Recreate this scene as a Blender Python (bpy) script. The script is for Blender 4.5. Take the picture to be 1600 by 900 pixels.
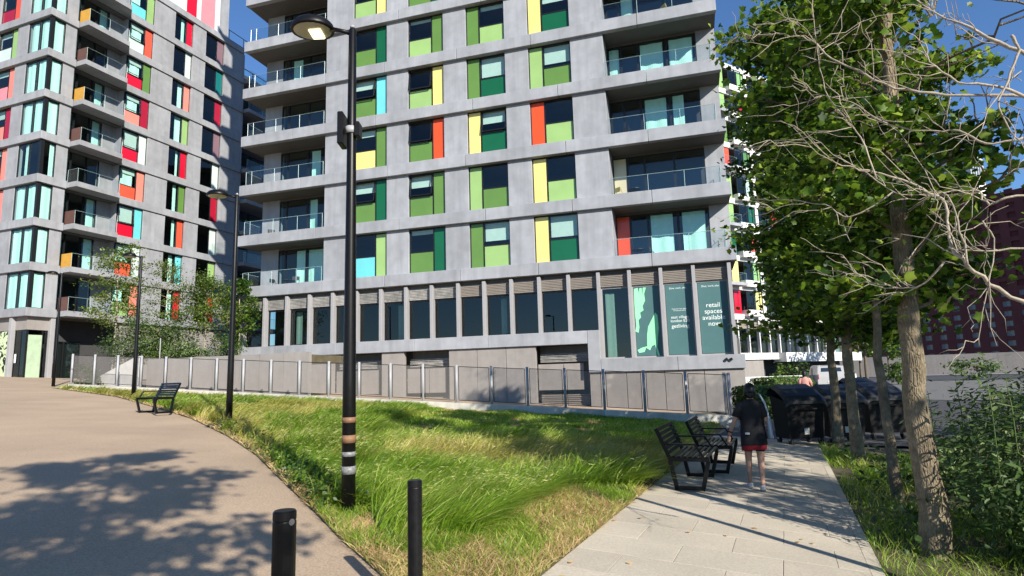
import bpy, bmesh, math, random
import numpy as np
from mathutils import Vector, Matrix

# ------------------------------------------------------------------ camera, sky, sun, exposure
scene = bpy.context.scene
COL = scene.collection
for o in list(bpy.data.objects):
    bpy.data.objects.remove(o)

F_PX = 950.0
_h = np.array([1, .0295, 0.]); _h /= np.linalg.norm(_h)
_w = np.array([0, -138., -F_PX]); _w -= _h * (_w @ _h); _w /= np.linalg.norm(_w)
_u = np.cross(_h, _w)
RW = np.stack([_h, _w, _u])                      # camera axes -> world axes
CAMP = np.array([0, 0, 1.7])
cam_d = bpy.data.cameras.new('camera'); cam = bpy.data.objects.new('camera', cam_d); COL.objects.link(cam)
cam_d.sensor_width = 36.0; cam_d.lens = F_PX / 1600 * 36.0; cam_d.clip_end = 3000; cam_d.clip_start = .05
M4 = Matrix(RW.tolist()).to_4x4(); M4.translation = Vector(CAMP); cam.matrix_world = M4
scene.camera = cam

SUN_EL = math.radians(28.5)
SUN_AZ = math.radians(31.0)                      # to the right of straight behind the camera
sun_to = Vector((math.sin(SUN_AZ) * math.cos(SUN_EL), -math.cos(SUN_AZ) * math.cos(SUN_EL), math.sin(SUN_EL)))
world = bpy.data.worlds.new('World'); scene.world = world; world.use_nodes = True
wn = world.node_tree; wn.nodes.clear()
wo = wn.nodes.new('ShaderNodeOutputWorld'); bg = wn.nodes.new('ShaderNodeBackground'); sky = wn.nodes.new('ShaderNodeTexSky')
sky.sky_type = 'NISHITA'; sky.sun_disc = False; sky.sun_elevation = SUN_EL
sky.sun_rotation = math.atan2(sun_to.x, sun_to.y)
sky.air_density = 1.0; sky.dust_density = 0.0; sky.ozone_density = 8.0; sky.altitude = 50
bg.inputs['Strength'].default_value = 0.105
wn.links.new(sky.outputs[0], bg.inputs[0]); wn.links.new(bg.outputs[0], wo.inputs[0])
sl = bpy.data.lights.new('sun', 'SUN'); sl.energy = 5.0; sl.angle = math.radians(.53); sl.color = (1, .93, .82)
so = bpy.data.objects.new('sun', sl); COL.objects.link(so)
so.rotation_euler = (-sun_to).to_track_quat('-Z', 'Y').to_euler(); so.location = (30, -50, 40)
scene.view_settings.view_transform = 'Standard'; scene.view_settings.look = 'None'
scene.view_settings.exposure = 0.66; scene.view_settings.gamma = 1; scene.view_settings.use_curve_mapping = False
scene.cycles.max_bounces = 8; scene.cycles.transparent_max_bounces = 16
scene.cycles.use_denoising = True
scene.cycles.caustics_reflective = False; scene.cycles.caustics_refractive = False

rnd = random.Random(7)
rng = np.random.default_rng(11)

def G(x, y):
    return -.063 * np.clip(x, -36, 8) + .0123 * np.clip(y, -10, 40)
def ray(px, py):
    return RW @ np.array([px - 800., -(py - 450.), -F_PX])
def at(px, py, Y):
    d = ray(px, py); return CAMP + d * Y / d[1]
def gnd(px, py):
    d = ray(px, py); t = 1.7 / (-d[2] - .063 * d[0] + .0123 * d[1]); return CAMP + t * d

# ------------------------------------------------------------------ object helpers
ABS = {}
def put(name, me, mat=None, parent=None, centre=True, smooth=False):
    """link a mesh given in the thing's own coordinates as one object, origin at its middle"""
    if mat is not None and not me.materials:
        me.materials.append(mat)
    c = Vector((0, 0, 0))
    if centre and len(me.vertices):
        n = len(me.vertices); a = np.empty(n * 3, np.float32); me.vertices.foreach_get('co', a); a = a.reshape(-1, 3)
        cc = (a.min(0) + a.max(0)) / 2; a -= cc; me.vertices.foreach_set('co', a.ravel()); c = Vector(cc.tolist())
    o = bpy.data.objects.new(name, me); COL.objects.link(o)
    base = ABS.get(parent.name, Vector((0, 0, 0))) if parent else Vector((0, 0, 0))
    o.location = c - base; ABS[o.name] = c
    if parent: o.parent = parent
    if smooth and len(me.polygons): me.polygons.foreach_set('use_smooth', [True] * len(me.polygons))
    me.update()
    return o
def put_shared(name, me, loc, parent=None, rotz=0):
    o = bpy.data.objects.new(name, me); COL.objects.link(o)
    base = ABS.get(parent.name, Vector((0, 0, 0))) if parent else Vector((0, 0, 0))
    o.location = Vector(loc) - base; o.rotation_euler.z = rotz; ABS[o.name] = Vector(loc)
    if parent: o.parent = parent
    return o
def empty(name, loc, rotz=0, label=None, cat=None, group=None):
    o = bpy.data.objects.new(name, None); COL.objects.link(o); o.location = loc; o.rotation_euler.z = rotz
    o.empty_display_size = .2; ABS[o.name] = Vector((0, 0, 0))
    return tag(o, label, cat, group)
def tag(o, label=None, cat=None, group=None, kind=None):
    if label: o['label'] = label
    if cat: o['category'] = cat
    if group: o['group'] = group
    if kind: o['kind'] = kind
    return o
def mesh(name, v, f, mat=None):
    me = bpy.data.meshes.new(name); me.from_pydata([tuple(map(float, p)) for p in v], [], f)
    if mat: me.materials.append(mat)
    return me
def np_mesh(name, V, faces_list, mat=None):
    """faces_list: list of int arrays (n,k)"""
    me = bpy.data.meshes.new(name)
    V = np.asarray(V, np.float32).reshape(-1, 3); me.vertices.add(len(V)); me.vertices.foreach_set('co', V.ravel())
    loops = np.concatenate([f.ravel() for f in faces_list]).astype(np.int32)
    sizes = np.concatenate([np.full(len(f), f.shape[1]) for f in faces_list]).astype(np.int32)
    starts = np.concatenate([[0], np.cumsum(sizes)[:-1]]).astype(np.int32)
    me.loops.add(len(loops)); me.loops.foreach_set('vertex_index', loops)
    me.polygons.add(len(sizes)); me.polygons.foreach_set('loop_start', starts); me.polygons.foreach_set('loop_total', sizes)
    if mat: me.materials.append(mat)
    me.update(calc_edges=True)
    return me
class MB:
    """collects boxes, tubes and quads into one mesh"""
    def __init__(s): s.v = []; s.f = []
    def box(s, x0, x1, y0, y1, z0, z1, M=None):
        b = len(s.v)
        for z in (z0, z1):
            for p in ((x0, y0, z), (x1, y0, z), (x1, y1, z), (x0, y1, z)):
                s.v.append(tuple(M @ Vector(p)) if M else p)
        s.f += [(b, b + 3, b + 2, b + 1), (b + 4, b + 5, b + 6, b + 7)] + [(b + i, b + (i + 1) % 4, b + 4 + (i + 1) % 4, b + 4 + i) for i in range(4)]
        return s
    def cbox(s, x0, x1, y0, y1, z0, z1, c=.01):
        """box with chamfered edges"""
        x0, x1 = min(x0, x1), max(x0, x1); y0, y1 = min(y0, y1), max(y0, y1); z0, z1 = min(z0, z1), max(z0, z1)
        c = min(c, (x1 - x0) * .3, (y1 - y0) * .3, (z1 - z0) * .3)
        lo = (x0, y0, z0); hi = (x1, y1, z1); b = len(s.v); idx = {}
        for sx in (0, 1):
            for sy in (0, 1):
                for sz in (0, 1):
                    sg = (sx, sy, sz)
                    for ax in range(3):
                        p = [0, 0, 0]
                        for k in range(3):
                            base = hi[k] if sg[k] else lo[k]
                            p[k] = base if k == ax else base + (-c if sg[k] else c)
                        idx[sg, ax] = len(s.v); s.v.append(tuple(p))
        def face(l):
            s.f.append(tuple(l))
        for ax in range(3):
            a, d = [(1, 2), (2, 0), (0, 1)][ax]
            for side in (0, 1):
                q = []
                for (m, n) in ((0, 0), (1, 0), (1, 1), (0, 1)):
                    g = [0, 0, 0]; g[ax] = side; g[a] = m; g[d] = n; q.append(idx[tuple(g), ax])
                face(q if side else q[::-1])
        for ax in range(3):
            a, d = [(1, 2), (2, 0), (0, 1)][ax]
            for m in (0, 1):
                for n in (0, 1):
                    g0 = [0, 0, 0]; g0[a] = m; g0[d] = n; g1 = list(g0); g1[ax] = 1
                    q = [idx[tuple(g0), a], idx[tuple(g1), a], idx[tuple(g1), d], idx[tuple(g0), d]]
                    face(q if (m ^ n) else q[::-1])
        for sx in (0, 1):
            for sy in (0, 1):
                for sz in (0, 1):
                    q = [idx[(sx, sy, sz), k] for k in range(3)]
                    face(q if (sx + sy + sz) % 2 == 1 else q[::-1])
        return s
    def tube(s, pts, radii, n=8, cap=True):
        pts = [Vector(p) for p in pts]
        if not hasattr(radii, '__len__'): radii = [radii] * len(pts)
        b = len(s.v); up = Vector((0, 0, 1)); prev = None
        for i, p in enumerate(pts):
            t = (pts[min(i + 1, len(pts) - 1)] - pts[max(i - 1, 0)])
            t = t.normalized() if t.length > 1e-9 else Vector((0, 0, 1))
            if prev is None:
                a = t.cross(Vector((1, 0, 0)) if abs(t.x) < .8 else Vector((0, 1, 0))).normalized()
            else:
                a = (prev - t * prev.dot(t)); a = a.normalized() if a.length > 1e-6 else t.orthogonal().normalized()
            prev = a; c = t.cross(a)
            for k in range(n):
                w = 2 * math.pi * k / n
                s.v.append(tuple(p + (a * math.cos(w) + c * math.sin(w)) * radii[i]))
        for i in range(len(pts) - 1):
            for k in range(n):
                k2 = (k + 1) % n
                s.f.append((b + i * n + k, b + i * n + k2, b + (i + 1) * n + k2, b + (i + 1) * n + k))
        if cap:
            s.f.append(tuple(b + k for k in range(n))[::-1]); s.f.append(tuple(b + (len(pts) - 1) * n + k for k in range(n)))
        return s
    def poly(s, pts):
        b = len(s.v); s.v += [tuple(p) for p in pts]; s.f.append(tuple(range(b, b + len(pts)))); return s
    def prism(s, pts, z0, z1):
        n = len(pts); b = len(s.v)
        s.v += [(p[0], p[1], z0) for p in pts] + [(p[0], p[1], z1) for p in pts]
        s.f += [tuple(b + i for i in range(n))[::-1], tuple(b + n + i for i in range(n))] + [(b + i, b + (i + 1) % n, b + n + (i + 1) % n, b + n + i) for i in range(n)]
        return s
    def me(s, name='mesh', mat=None):
        return mesh(name, s.v, s.f, mat)
    def put(s, name, mat, parent=None, smooth=False, centre=True):
        return put(name, s.me(name), mat, parent, centre, smooth)

# ------------------------------------------------------------------ materials
def new_mat(name):
    m = bpy.data.materials.new(name); m.use_nodes = True; nt = m.node_tree
    return m, nt, nt.nodes['Principled BSDF']
def nd(nt, t, **kw):
    n = nt.nodes.new(t)
    for k, v in kw.items(): setattr(n, k, v)
    return n
def mat(name, col, rough=.7, metal=0., var=.12, scale=3., bump=0., bscale=40., spec=.4, var2=0., scale2=.35, coat=0., streak=0.):
    """paint, concrete, metal: a base colour with soft noise and fine relief"""
    m, nt, b = new_mat(name); L = nt.links.new
    tc = nd(nt, 'ShaderNodeTexCoord'); geo = nd(nt, 'ShaderNodeNewGeometry')
    pos = geo.outputs['Position']
    n1 = nd(nt, 'ShaderNodeTexNoise'); n1.inputs['Scale'].default_value = scale; n1.inputs['Detail'].default_value = 6; L(pos, n1.inputs['Vector'])
    mp = nd(nt, 'ShaderNodeMapRange'); mp.inputs[1].default_value = .25; mp.inputs[2].default_value = .75
    mp.inputs[3].default_value = 1 - var; mp.inputs[4].default_value = 1 + var; L(n1.outputs[0], mp.inputs[0])
    fac = mp.outputs[0]
    if var2:
        n2 = nd(nt, 'ShaderNodeTexNoise'); n2.inputs['Scale'].default_value = scale2; n2.inputs['Detail'].default_value = 3; L(pos, n2.inputs['Vector'])
        m2 = nd(nt, 'ShaderNodeMapRange'); m2.inputs[1].default_value = .3; m2.inputs[2].default_value = .7; m2.inputs[3].default_value = 1 - var2; m2.inputs[4].default_value = 1 + var2
        L(n2.outputs[0], m2.inputs[0]); mu = nd(nt, 'ShaderNodeMath', operation='MULTIPLY'); L(fac, mu.inputs[0]); L(m2.outputs[0], mu.inputs[1]); fac = mu.outputs[0]
    if streak:
        ma = nd(nt, 'ShaderNodeMapping'); ma.inputs['Scale'].default_value = (3.2, 3.2, .22); L(pos, ma.inputs[0])
        n3 = nd(nt, 'ShaderNodeTexNoise'); n3.inputs['Scale'].default_value = 1.0; n3.inputs['Detail'].default_value = 5; L(ma.outputs[0], n3.inputs['Vector'])
        m3 = nd(nt, 'ShaderNodeMapRange'); m3.inputs[1].default_value = .4; m3.inputs[2].default_value = .75; m3.inputs[3].default_value = 1; m3.inputs[4].default_value = 1 - streak
        L(n3.outputs[0], m3.inputs[0]); mu = nd(nt, 'ShaderNodeMath', operation='MULTIPLY'); L(fac, mu.inputs[0]); L(m3.outputs[0], mu.inputs[1]); fac = mu.outputs[0]
    oi = nd(nt, 'ShaderNodeObjectInfo'); m4 = nd(nt, 'ShaderNodeMapRange'); m4.inputs[3].default_value = 1 - var * .5; m4.inputs[4].default_value = 1 + var * .5
    L(oi.outputs['Random'], m4.inputs[0]); mu = nd(nt, 'ShaderNodeMath', operation='MULTIPLY'); L(fac, mu.inputs[0]); L(m4.outputs[0], mu.inputs[1]); fac = mu.outputs[0]
    mx = nd(nt, 'ShaderNodeVectorMath', operation='SCALE'); mx.inputs[0].default_value = col[:3]; L(fac, mx.inputs['Scale'])
    L(mx.outputs[0], b.inputs['Base Color'])
    b.inputs['Roughness'].default_value = rough; b.inputs['Metallic'].default_value = metal; b.inputs['Specular IOR Level'].default_value = spec
    if coat: b.inputs['Coat Weight'].default_value = coat; b.inputs['Coat Roughness'].default_value = .1
    if bump:
        nb = nd(nt, 'ShaderNodeTexNoise'); nb.inputs['Scale'].default_value = bscale; nb.inputs['Detail'].default_value = 5; L(pos, nb.inputs['Vector'])
        bp = nd(nt, 'ShaderNodeBump'); bp.inputs['Strength'].default_value = bump; bp.inputs['Distance'].default_value = .02; L(nb.outputs[0], bp.inputs['Height']); L(bp.outputs[0], b.inputs['Normal'])
    return m
def glass_mat(name, tint=(.72, .9, .86), refl=.12, rough=.015):
    m, nt, b = new_mat(name); nt.nodes.remove(b); L = nt.links.new; out = nt.nodes['Material Output']
    tr = nd(nt, 'ShaderNodeBsdfTransparent'); tr.inputs[0].default_value = (*tint, 1)
    gl = nd(nt, 'ShaderNodeBsdfGlossy'); gl.inputs['Roughness'].default_value = rough; gl.inputs[0].default_value = (.95, 1, .98, 1)
    lw = nd(nt, 'ShaderNodeLayerWeight'); lw.inputs[0].default_value = .5; pw = nd(nt, 'ShaderNodeMath', operation='POWER'); pw.inputs[1].default_value = 4.5; L(lw.outputs['Facing'], pw.inputs[0]); fr = nd(nt, 'ShaderNodeMath', operation='MULTIPLY_ADD'); fr.inputs[1].default_value = .9; fr.inputs[2].default_value = .045; L(pw.outputs[0], fr.inputs[0])
    ad = nd(nt, 'ShaderNodeMath', operation='ADD', use_clamp=True); ad.inputs[1].default_value = refl; L(fr.outputs[0], ad.inputs[0])
    mx = nd(nt, 'ShaderNodeMixShader'); L(ad.outputs[0], mx.inputs[0]); L(tr.outputs[0], mx.inputs[1]); L(gl.outputs[0], mx.inputs[2]); L(mx.outputs[0], out.inputs[0])
    return m
def leaf_mat(name, c1, c2, c3=None, trans=.35, rough=.45, pscale=.6, spec=.35):
    """leaves and blades: colour changes from leaf to leaf and, slowly, over the ground"""
    m, nt, b = new_mat(name); L = nt.links.new; out = nt.nodes['Material Output']
    geo = nd(nt, 'ShaderNodeNewGeometry'); rp = nd(nt, 'ShaderNodeValToRGB')
    e = rp.color_ramp.elements; e[0].color = (*c1, 1); e[1].color = (*c2, 1); e[0].position = .1; e[1].position = .8
    if c3: x = e.new(.97); x.color = (*c3, 1)
    n1 = nd(nt, 'ShaderNodeTexNoise'); n1.inputs['Scale'].default_value = pscale; n1.inputs['Detail'].default_value = 3; L(geo.outputs['Position'], n1.inputs['Vector'])
    mr = nd(nt, 'ShaderNodeMapRange'); mr.inputs[1].default_value = .3; mr.inputs[2].default_value = .7; mr.inputs[3].default_value = -.3; mr.inputs[4].default_value = .3
    L(n1.outputs[0], mr.inputs[0]); ad = nd(nt, 'ShaderNodeMath', operation='ADD'); L(geo.outputs['Random Per Island'], ad.inputs[0]); L(mr.outputs[0], ad.inputs[1])
    L(ad.outputs[0], rp.inputs[0]); L(rp.outputs[0], b.inputs['Base Color'])
    b.inputs['Roughness'].default_value = rough; b.inputs['Specular IOR Level'].default_value = spec
    tl = nd(nt, 'ShaderNodeBsdfTranslucent'); hs = nd(nt, 'ShaderNodeHueSaturation'); hs.inputs['Value'].default_value = 1.5; hs.inputs['Hue'].default_value = .485; L(rp.outputs[0], hs.inputs['Color']); L(hs.outputs[0], tl.inputs[0])
    mx = nd(nt, 'ShaderNodeMixShader'); mx.inputs[0].default_value = trans; L(b.outputs[0], mx.inputs[1]); L(tl.outputs[0], mx.inputs[2]); L(mx.outputs[0], out.inputs[0])
    return m

CONC = mat('concrete', (.31, .322, .345), .8, var=.10, scale=2.2, var2=.13, scale2=.5, bump=.12, bscale=18, streak=.17)
CONC_W = mat('concrete_warm', (.305, .312, .33), .8, var=.1, scale=2.2, var2=.1, scale2=.5, bump=.12, bscale=18, streak=.15)
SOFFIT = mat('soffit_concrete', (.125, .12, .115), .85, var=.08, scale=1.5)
WALLP = mat('wall_panel', (.28, .258, .24), .85, var=.08, scale=3, var2=.08, streak=.12, bump=.1)
FIN = mat('fin_metal', (.33, .325, .33), .5, var=.05)
LOUV = mat('louvre', (.24, .21, .18), .6, var=.08)
LOUV2 = mat("louvre_speckled", (.30, .29, .27), .6, var=.35, scale=4)
FRAME = mat('black_frame', (.012, .013, .014), .4, var=.05)
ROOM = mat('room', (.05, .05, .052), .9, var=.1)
CURT = mat('curtain', (.62, .84, .77), .9, var=.06, scale=6)
BLIND = mat('blind', (.52, .58, .55), .8, var=.05)
GLASS = glass_mat('window_glass', (.82, .96, .93), .012)
GLASSD = glass_mat('shop_glass', (.42, .50, .48), .01)
BALG = glass_mat('balustrade_glass', (.86, .92, .92), .005)
BALE = mat('glass_edge', (.35, .5, .48), .3, var=.05)
BALY = mat('amber_glass', (.50, .26, .03), .25, var=.12, spec=.6)
BALB = mat('brown_glass', (.10, .04, .03), .2, var=.1, spec=.6)
PAN = {}
def pan(k, c): PAN[k] = mat('panel_' + k, c, .16, var=.07, scale=1.2, spec=.5)
pan('lime', (.29, .46, .16)); pan('olive', (.115, .23, .05)); pan('dark', (.008, .105, .042)); pan('yellow', (.80, .68, .22)); pan('orange', (.75, .085, .02))
pan('cyan', (.15, .58, .60)); pan('red', (.60, .008, .03)); pan('salmon', (.82, .24, .18)); pan('coral', (.78, .10, .05)); pan('pale', (.56, .66, .61)); pan('crimson', (.36, .01, .03)); pan('mauve', (.22, .13, .15)); pan('teal', (.01, .16, .15)); pan('cream', (.62, .55, .36)); pan('white', (.72, .73, .72)); pan('pink', (.80, .27, .30))
ASPH = None
# ------------------------------------------------------------------ building kit
class Face:
    """one facade: t runs along it, d goes inward from its plane, z is up"""
    def __init__(s, root, kind): s.root = root; s.k = kind
    def p(s, t, d, z):
        return {'A': (t, -d, z), 'B': (d, -t, z), 'C': (-t, -d, z)}[s.k]
    def b(s, name, m, t0, t1, d0, d1, z0, z1, parent=None, c=0.):
        a = s.p(t0, d0, z0); e = s.p(t1, d1, z1)
        lo = [min(a[i], e[i]) for i in range(3)]; hi = [max(a[i], e[i]) for i in range(3)]
        mb = MB()
        if c: mb.cbox(lo[0], hi[0], lo[1], hi[1], lo[2], hi[2], c)
        else: mb.box(lo[0], hi[0], lo[1], hi[1], lo[2], hi[2])
        return mb.put(name, m, parent or s.root)
    def addbox(s, mb, t0, t1, d0, d1, z0, z1):
        a = s.p(t0, d0, z0); e = s.p(t1, d1, z1)
        mb.box(*[v for i in range(3) for v in (min(a[i], e[i]), max(a[i], e[i]))])
    def quad(s, name, m, t0, t1, d, z0, z1, parent=None, d2=None):
        d2 = d if d2 is None else d2      # d at the bottom edge
        mb = MB().poly([s.p(t0, d2, z0), s.p(t1, d2, z0), s.p(t1, d, z1), s.p(t0, d, z1)])
        return mb.put(name, m, parent or s.root)
    def curtain(s, t0, t1, z0, z1, d, parent, m=None, gather=.11):
        n = max(6, int((t1 - t0) / .05)); v = []; f = []
        ph = rnd.random() * 6
        for j, z in enumerate((z0, z1)):
            for i in range(n + 1):
                t = t0 + (t1 - t0) * i / n
                v.append(s.p(t, d + .018 * math.sin(t * 2 * math.pi / gather + ph + j * .3) + .02 * math.sin(t * 9 + ph), z))
        f = [(i, i + 1, n + 2 + i, n + 1 + i) for i in range(n)]
        return put('curtain', mesh('curtain', v, f), m or CURT, parent, smooth=True)

def window(F, t0, t1, z0, z1, dep, panel_at, low, side, open_=0., blind=0., curt=0, split=.48, pw=.34, glass=None, curt_hi=0):
    """one window: black frame, upper sash, coloured spandrel below it and a tall coloured panel at its side"""
    fw = .055; W = t1 - t0; ts = t0 + W * pw if panel_at == 'lo' else t1 - W * pw
    pa = (t0, ts) if panel_at == 'lo' else (ts, t1); ga = (ts, t1) if panel_at == 'lo' else (t0, ts)
    zs = z0 + (z1 - z0) * split
    mb = MB()
    for (a, b_) in ((t0, t0 + fw), (t1 - fw, t1), (ts - fw / 2, ts + fw / 2)): F.addbox(mb, a, b_, dep - .03, dep + .07, z0, z1)
    F.addbox(mb, t0 + fw, t1 - fw, dep - .03, dep + .07, z1 - fw, z1)
    F.addbox(mb, t0 + fw, t1 - fw, dep - .03, dep + .07, z0, z0 + .03)
    if low: F.addbox(mb, ga[0], ga[1], dep - .028, dep + .068, zs - fw / 2, zs + fw / 2)
    fr = mb.put('window', FRAME, F.root)
    g0, g1 = ga[0] + fw * .8, ga[1] - fw * .8
    if low: F.b('spandrel_panel', PAN[low], g0, g1, dep - .005, dep + .03, z0 + .03, zs - fw / 2, fr)
    if side: F.b('side_panel', PAN[side], pa[0] + fw * .7, pa[1] - fw * .7, dep - .008, dep + .03, z0 + .03, z1 - fw, fr)
    gz0 = zs + fw / 2 if low else z0 + .03
    off = -open_ * (z1 - gz0)
    if open_:
        sb = MB(); e = .05
        for (a, b_, c_, d_) in ((g0, g0 + e, gz0, z1 - fw), (g1 - e, g1, gz0, z1 - fw), (g0, g1, gz0, gz0 + e), (g0, g1, z1 - fw - e, z1 - fw)):
            pts = []
            for dd in (-.03, .012):
                for (t, z) in ((a, c_), (b_, c_), (b_, d_), (a, d_)):
                    k = (z1 - fw - z) / (z1 - fw - gz0); pts.append(F.p(t, dep + off * k + dd, z))
            o = len(sb.v); sb.v += pts; sb.f += [(o, o + 1, o + 2, o + 3), (o + 7, o + 6, o + 5, o + 4)] + [(o + i, o + (i + 1) % 4, o + 4 + (i + 1) % 4, o + 4 + i) for i in range(4)]
        sb.put('sash', FRAME, fr)
    F.quad('pane', glass or GLASS, g0, g1, dep, gz0, z1 - fw, fr, dep + off)
    if blind: F.b('blind', BLIND, g0 + .02, g1 - .02, dep + .13, dep + .15, z1 - fw - (z1 - fw - gz0) * blind, z1 - fw, fr)
    if curt: F.curtain(g0, g0 + (g1 - g0) * curt, gz0, z1 - fw, dep + .22, fr)
    if curt_hi: F.curtain(g1 - (g1 - g0) * curt_hi, g1, gz0, z1 - fw, dep + .2, fr)
    return fr

def glazing(F, ts, dep, z0, z1, curtains=(), name='glazed_door', glass=None, panels={}):
    """full-height glazing: ts are the mullion lines; every bay is a part with its frame and pane"""
    for i in range(len(ts) - 1):
        a, b_ = min(ts[i], ts[i + 1]), max(ts[i], ts[i + 1]); w = .06; mb = MB()
        F.addbox(mb, a, a + w, dep - .03, dep + .05, z0, z1); F.addbox(mb, b_ - w + .003, b_ - .003, dep - .03, dep + .05, z0, z1)
        F.addbox(mb, a + w, b_ - w, dep - .03, dep + .05, z1 - w, z1); F.addbox(mb, a + w, b_ - w, dep - .03, dep + .05, z0, z0 + .05)
        fr = mb.put(name, FRAME, F.root)
        if i in panels: F.b('side_panel', PAN[panels[i]], a + w, b_ - w, dep, dep + .03, z0 + .05, z1 - w, fr)
        else: F.quad('pane', glass or GLASS, a + w, b_ - w, dep, z0 + .05, z1 - w, fr)
        for (j, u0, u1) in curtains:
            if j == i: F.curtain(a + w + (b_ - a - 2 * w) * u0, a + w + (b_ - a - 2 * w) * u1, z0 + .05, z1 - w - .03, dep + .11, fr)

def balustrade(F, pts, z0, h, parent, m=None, posts=True):
    """glass panes between plan points (t, d), with pale edges"""
    for (a, b_) in zip(pts[:-1], pts[1:]):
        mb = MB().poly([F.p(a[0], a[1], z0), F.p(b_[0], b_[1], z0), F.p(b_[0], b_[1], z0 + h), F.p(a[0], a[1], z0 + h)])
        pn = mb.put('balustrade_pane', m or BALG, parent)
        e = MB(); pa = F.p(a[0], a[1], z0); pb = F.p(b_[0], b_[1], z0)
        e.tube([(pa[0], pa[1], z0 + h), (pb[0], pb[1], z0 + h)], .011, 4)
        e.tube([(pa[0], pa[1], z0), (pa[0], pa[1], z0 + h)], .013, 4)
        e.put('pane_edge', BALE, pn if parent is F.root else parent)

# ------------------------------------------------------------------ main apartment building
d1 = (-.9586, .2848)
main = empty('apartment_building', (10.573, 28.0, 0), math.atan2(d1[1], d1[0]),
             'grey concrete apartment block with green and yellow window panels above a row of shop windows', 'apartment building')
FM = Face(main, 'A'); ST = 3.163; ZB = 6.80; LM = 28.36; NR = 7
def zb(k): return ZB + ST * (k - 1)
WIN = [(18.37, 20.6, 'lo'), (14.79, 17.0, 'lo'), (11.13, 13.40, 'hi'), (7.47, 9.80, 'hi')]
# colours (spandrel, side) per storey from the lowest up
WC = [[('cyan', 'lime'), ('olive', 'dark'), ('yellow', 'olive'), ('olive', 'cyan'), ('olive', 'dark'), ('lime', 'yellow'), ('olive', 'lime')],
      [('olive', 'dark'), ('olive', 'olive'), ('olive', 'orange'), ('lime', 'yellow'), ('lime', 'olive'), ('olive', 'dark'), ('lime', 'yellow')],
      [('lime', 'olive'), ('olive', 'lime'), ('dark', 'yellow'), ('dark', 'olive'), ('lime', 'olive'), ('olive', 'yellow'), ('dark', 'lime')],
      [('dark', 'yellow'), ('lime', 'yellow'), ('lime', 'orange'), ('olive', 'lime'), ('dark', 'yellow'), ('lime', 'olive'), ('olive', 'orange')]]
OPEN = {(0, 3): .16, (0, 1): .13, (1, 3): .15, (1, 2): .14, (1, 1): .12, (2, 2): .12, (3, 5): .1}
BLN = {(0, 3): .45, (0, 1): .5, (0, 2): .3, (1, 1): .55, (1, 0): .2, (2, 3): .9, (2, 2): .55, (2, 0): .8, (3, 3): .8, (3, 4): .45, (3, 0): .9, (1, 4): .15, (2, 4): .2}
JOIN = [[0, 3.9, 9.6, 13.9, 18.4, 22.4, 28.36], [0, 3.7, 7.7, 12.4, 17.5, 22.9, 28.36], [0, 3.7, 7.9, 13.5, 18.2, 24.0, 28.36], [0, 3.6, 8.2, 13.0, 19.0, 24.6, 28.36]]
for k in range(1, NR + 2):
    z = zb(k); js = JOIN[(k - 1) % 4]
    for a, b_ in zip(js[:-1], js[1:]):
        FM.b('spandrel_beam', CONC, a + .01, b_ - .01, 0, .32, z, z + .65, c=.014)
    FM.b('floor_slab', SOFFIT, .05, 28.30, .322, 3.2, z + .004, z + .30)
for k in range(1, NR + 1):
    z0 = zb(k) + .65; z1 = zb(k + 1)
    for (a, b_) in ((5.72, 7.47), (9.80, 11.13), (13.40, 14.79), (17.0, 18.37), (20.6, 22.44)):
        FM.b('wall_pier', CONC, a, b_, .20, .55, z0 - .05, z1 + .01, c=.015)
    for i, (a, b_, s) in enumerate(WIN):
        lo, si = WC[i][k - 1]
        window(FM, a, b_, z0, z1 - .02, .36, s, lo, si, OPEN.get((i, k - 1), 0), BLN.get((i, k - 1), 0))
    # right corner balcony
    zf = z0 - .35
    FM.b('balcony_wall', CONC, .08, 1.03, 1.65, 1.95, zf, z1 + .004)
    FM.b('balcony_reveal', CONC, 5.72, 5.95, .552, 1.95, zf, z1 + .004)
    cu = {1: [(0, .1, .9), (1, .15, .95)], 2: [], 3: [(0, .55, .95), (1, .1, .9)], 4: [(0, .1, .95), (1, .1, .95), (3, .1, .9)], 5: [(2, .1, .9)], 6: [], 7: []}[k]
    glazing(FM, [1.03, 2.55, 4.05, 4.95, 5.72], 1.65, zf, z1 - .12, cu, panels={1: {3: 'orange'}, 2: {3: 'cream'}}.get(k, {}))
    FM.b('door_head', SOFFIT, 1.03, 5.72, 1.66, 1.9, z1 - .12, z1 + .004)
    bz = zf + .3
    balustrade(FM, [(.42, 1.4), (.42, .12), (2.1, .12), (3.85, .12), (5.68, .12)], z0 - .02, .88, FM.root)
    # left corner balcony
    FM.b('balcony_wall', CONC, 26.62, 27.92, 1.65, 1.95, zf, z1 + .004)
    FM.b('balcony_reveal', CONC, 22.2, 22.44, .552, 1.95, zf, z1 + .004)
    cu = {1: [(0, .3, .95), (1, .02, .98), (2, .05, .5)], 2: [(1, .6, .95)], 5: [(2, .4, .9)], 3: [(1, .5, .9)]}.get(k, [])
    glazing(FM, [22.44, 23.0, 24.6, 26.1, 26.62], 1.65, zf, z1 - .12, cu)
    FM.b('door_head', SOFFIT, 22.44, 26.62, 1.66, 1.9, z1 - .12, z1 + .004)
    balustrade(FM, [(22.5, .12), (24.2, .12), (25.9, .12), (27.55, .12), (27.96, .12), (27.96, 1.5)], z0 - .02, .88, FM.root)
FM.b('core', ROOM, .3, 27.8, 3.0, 15, .5, zb(NR + 1))
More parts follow.
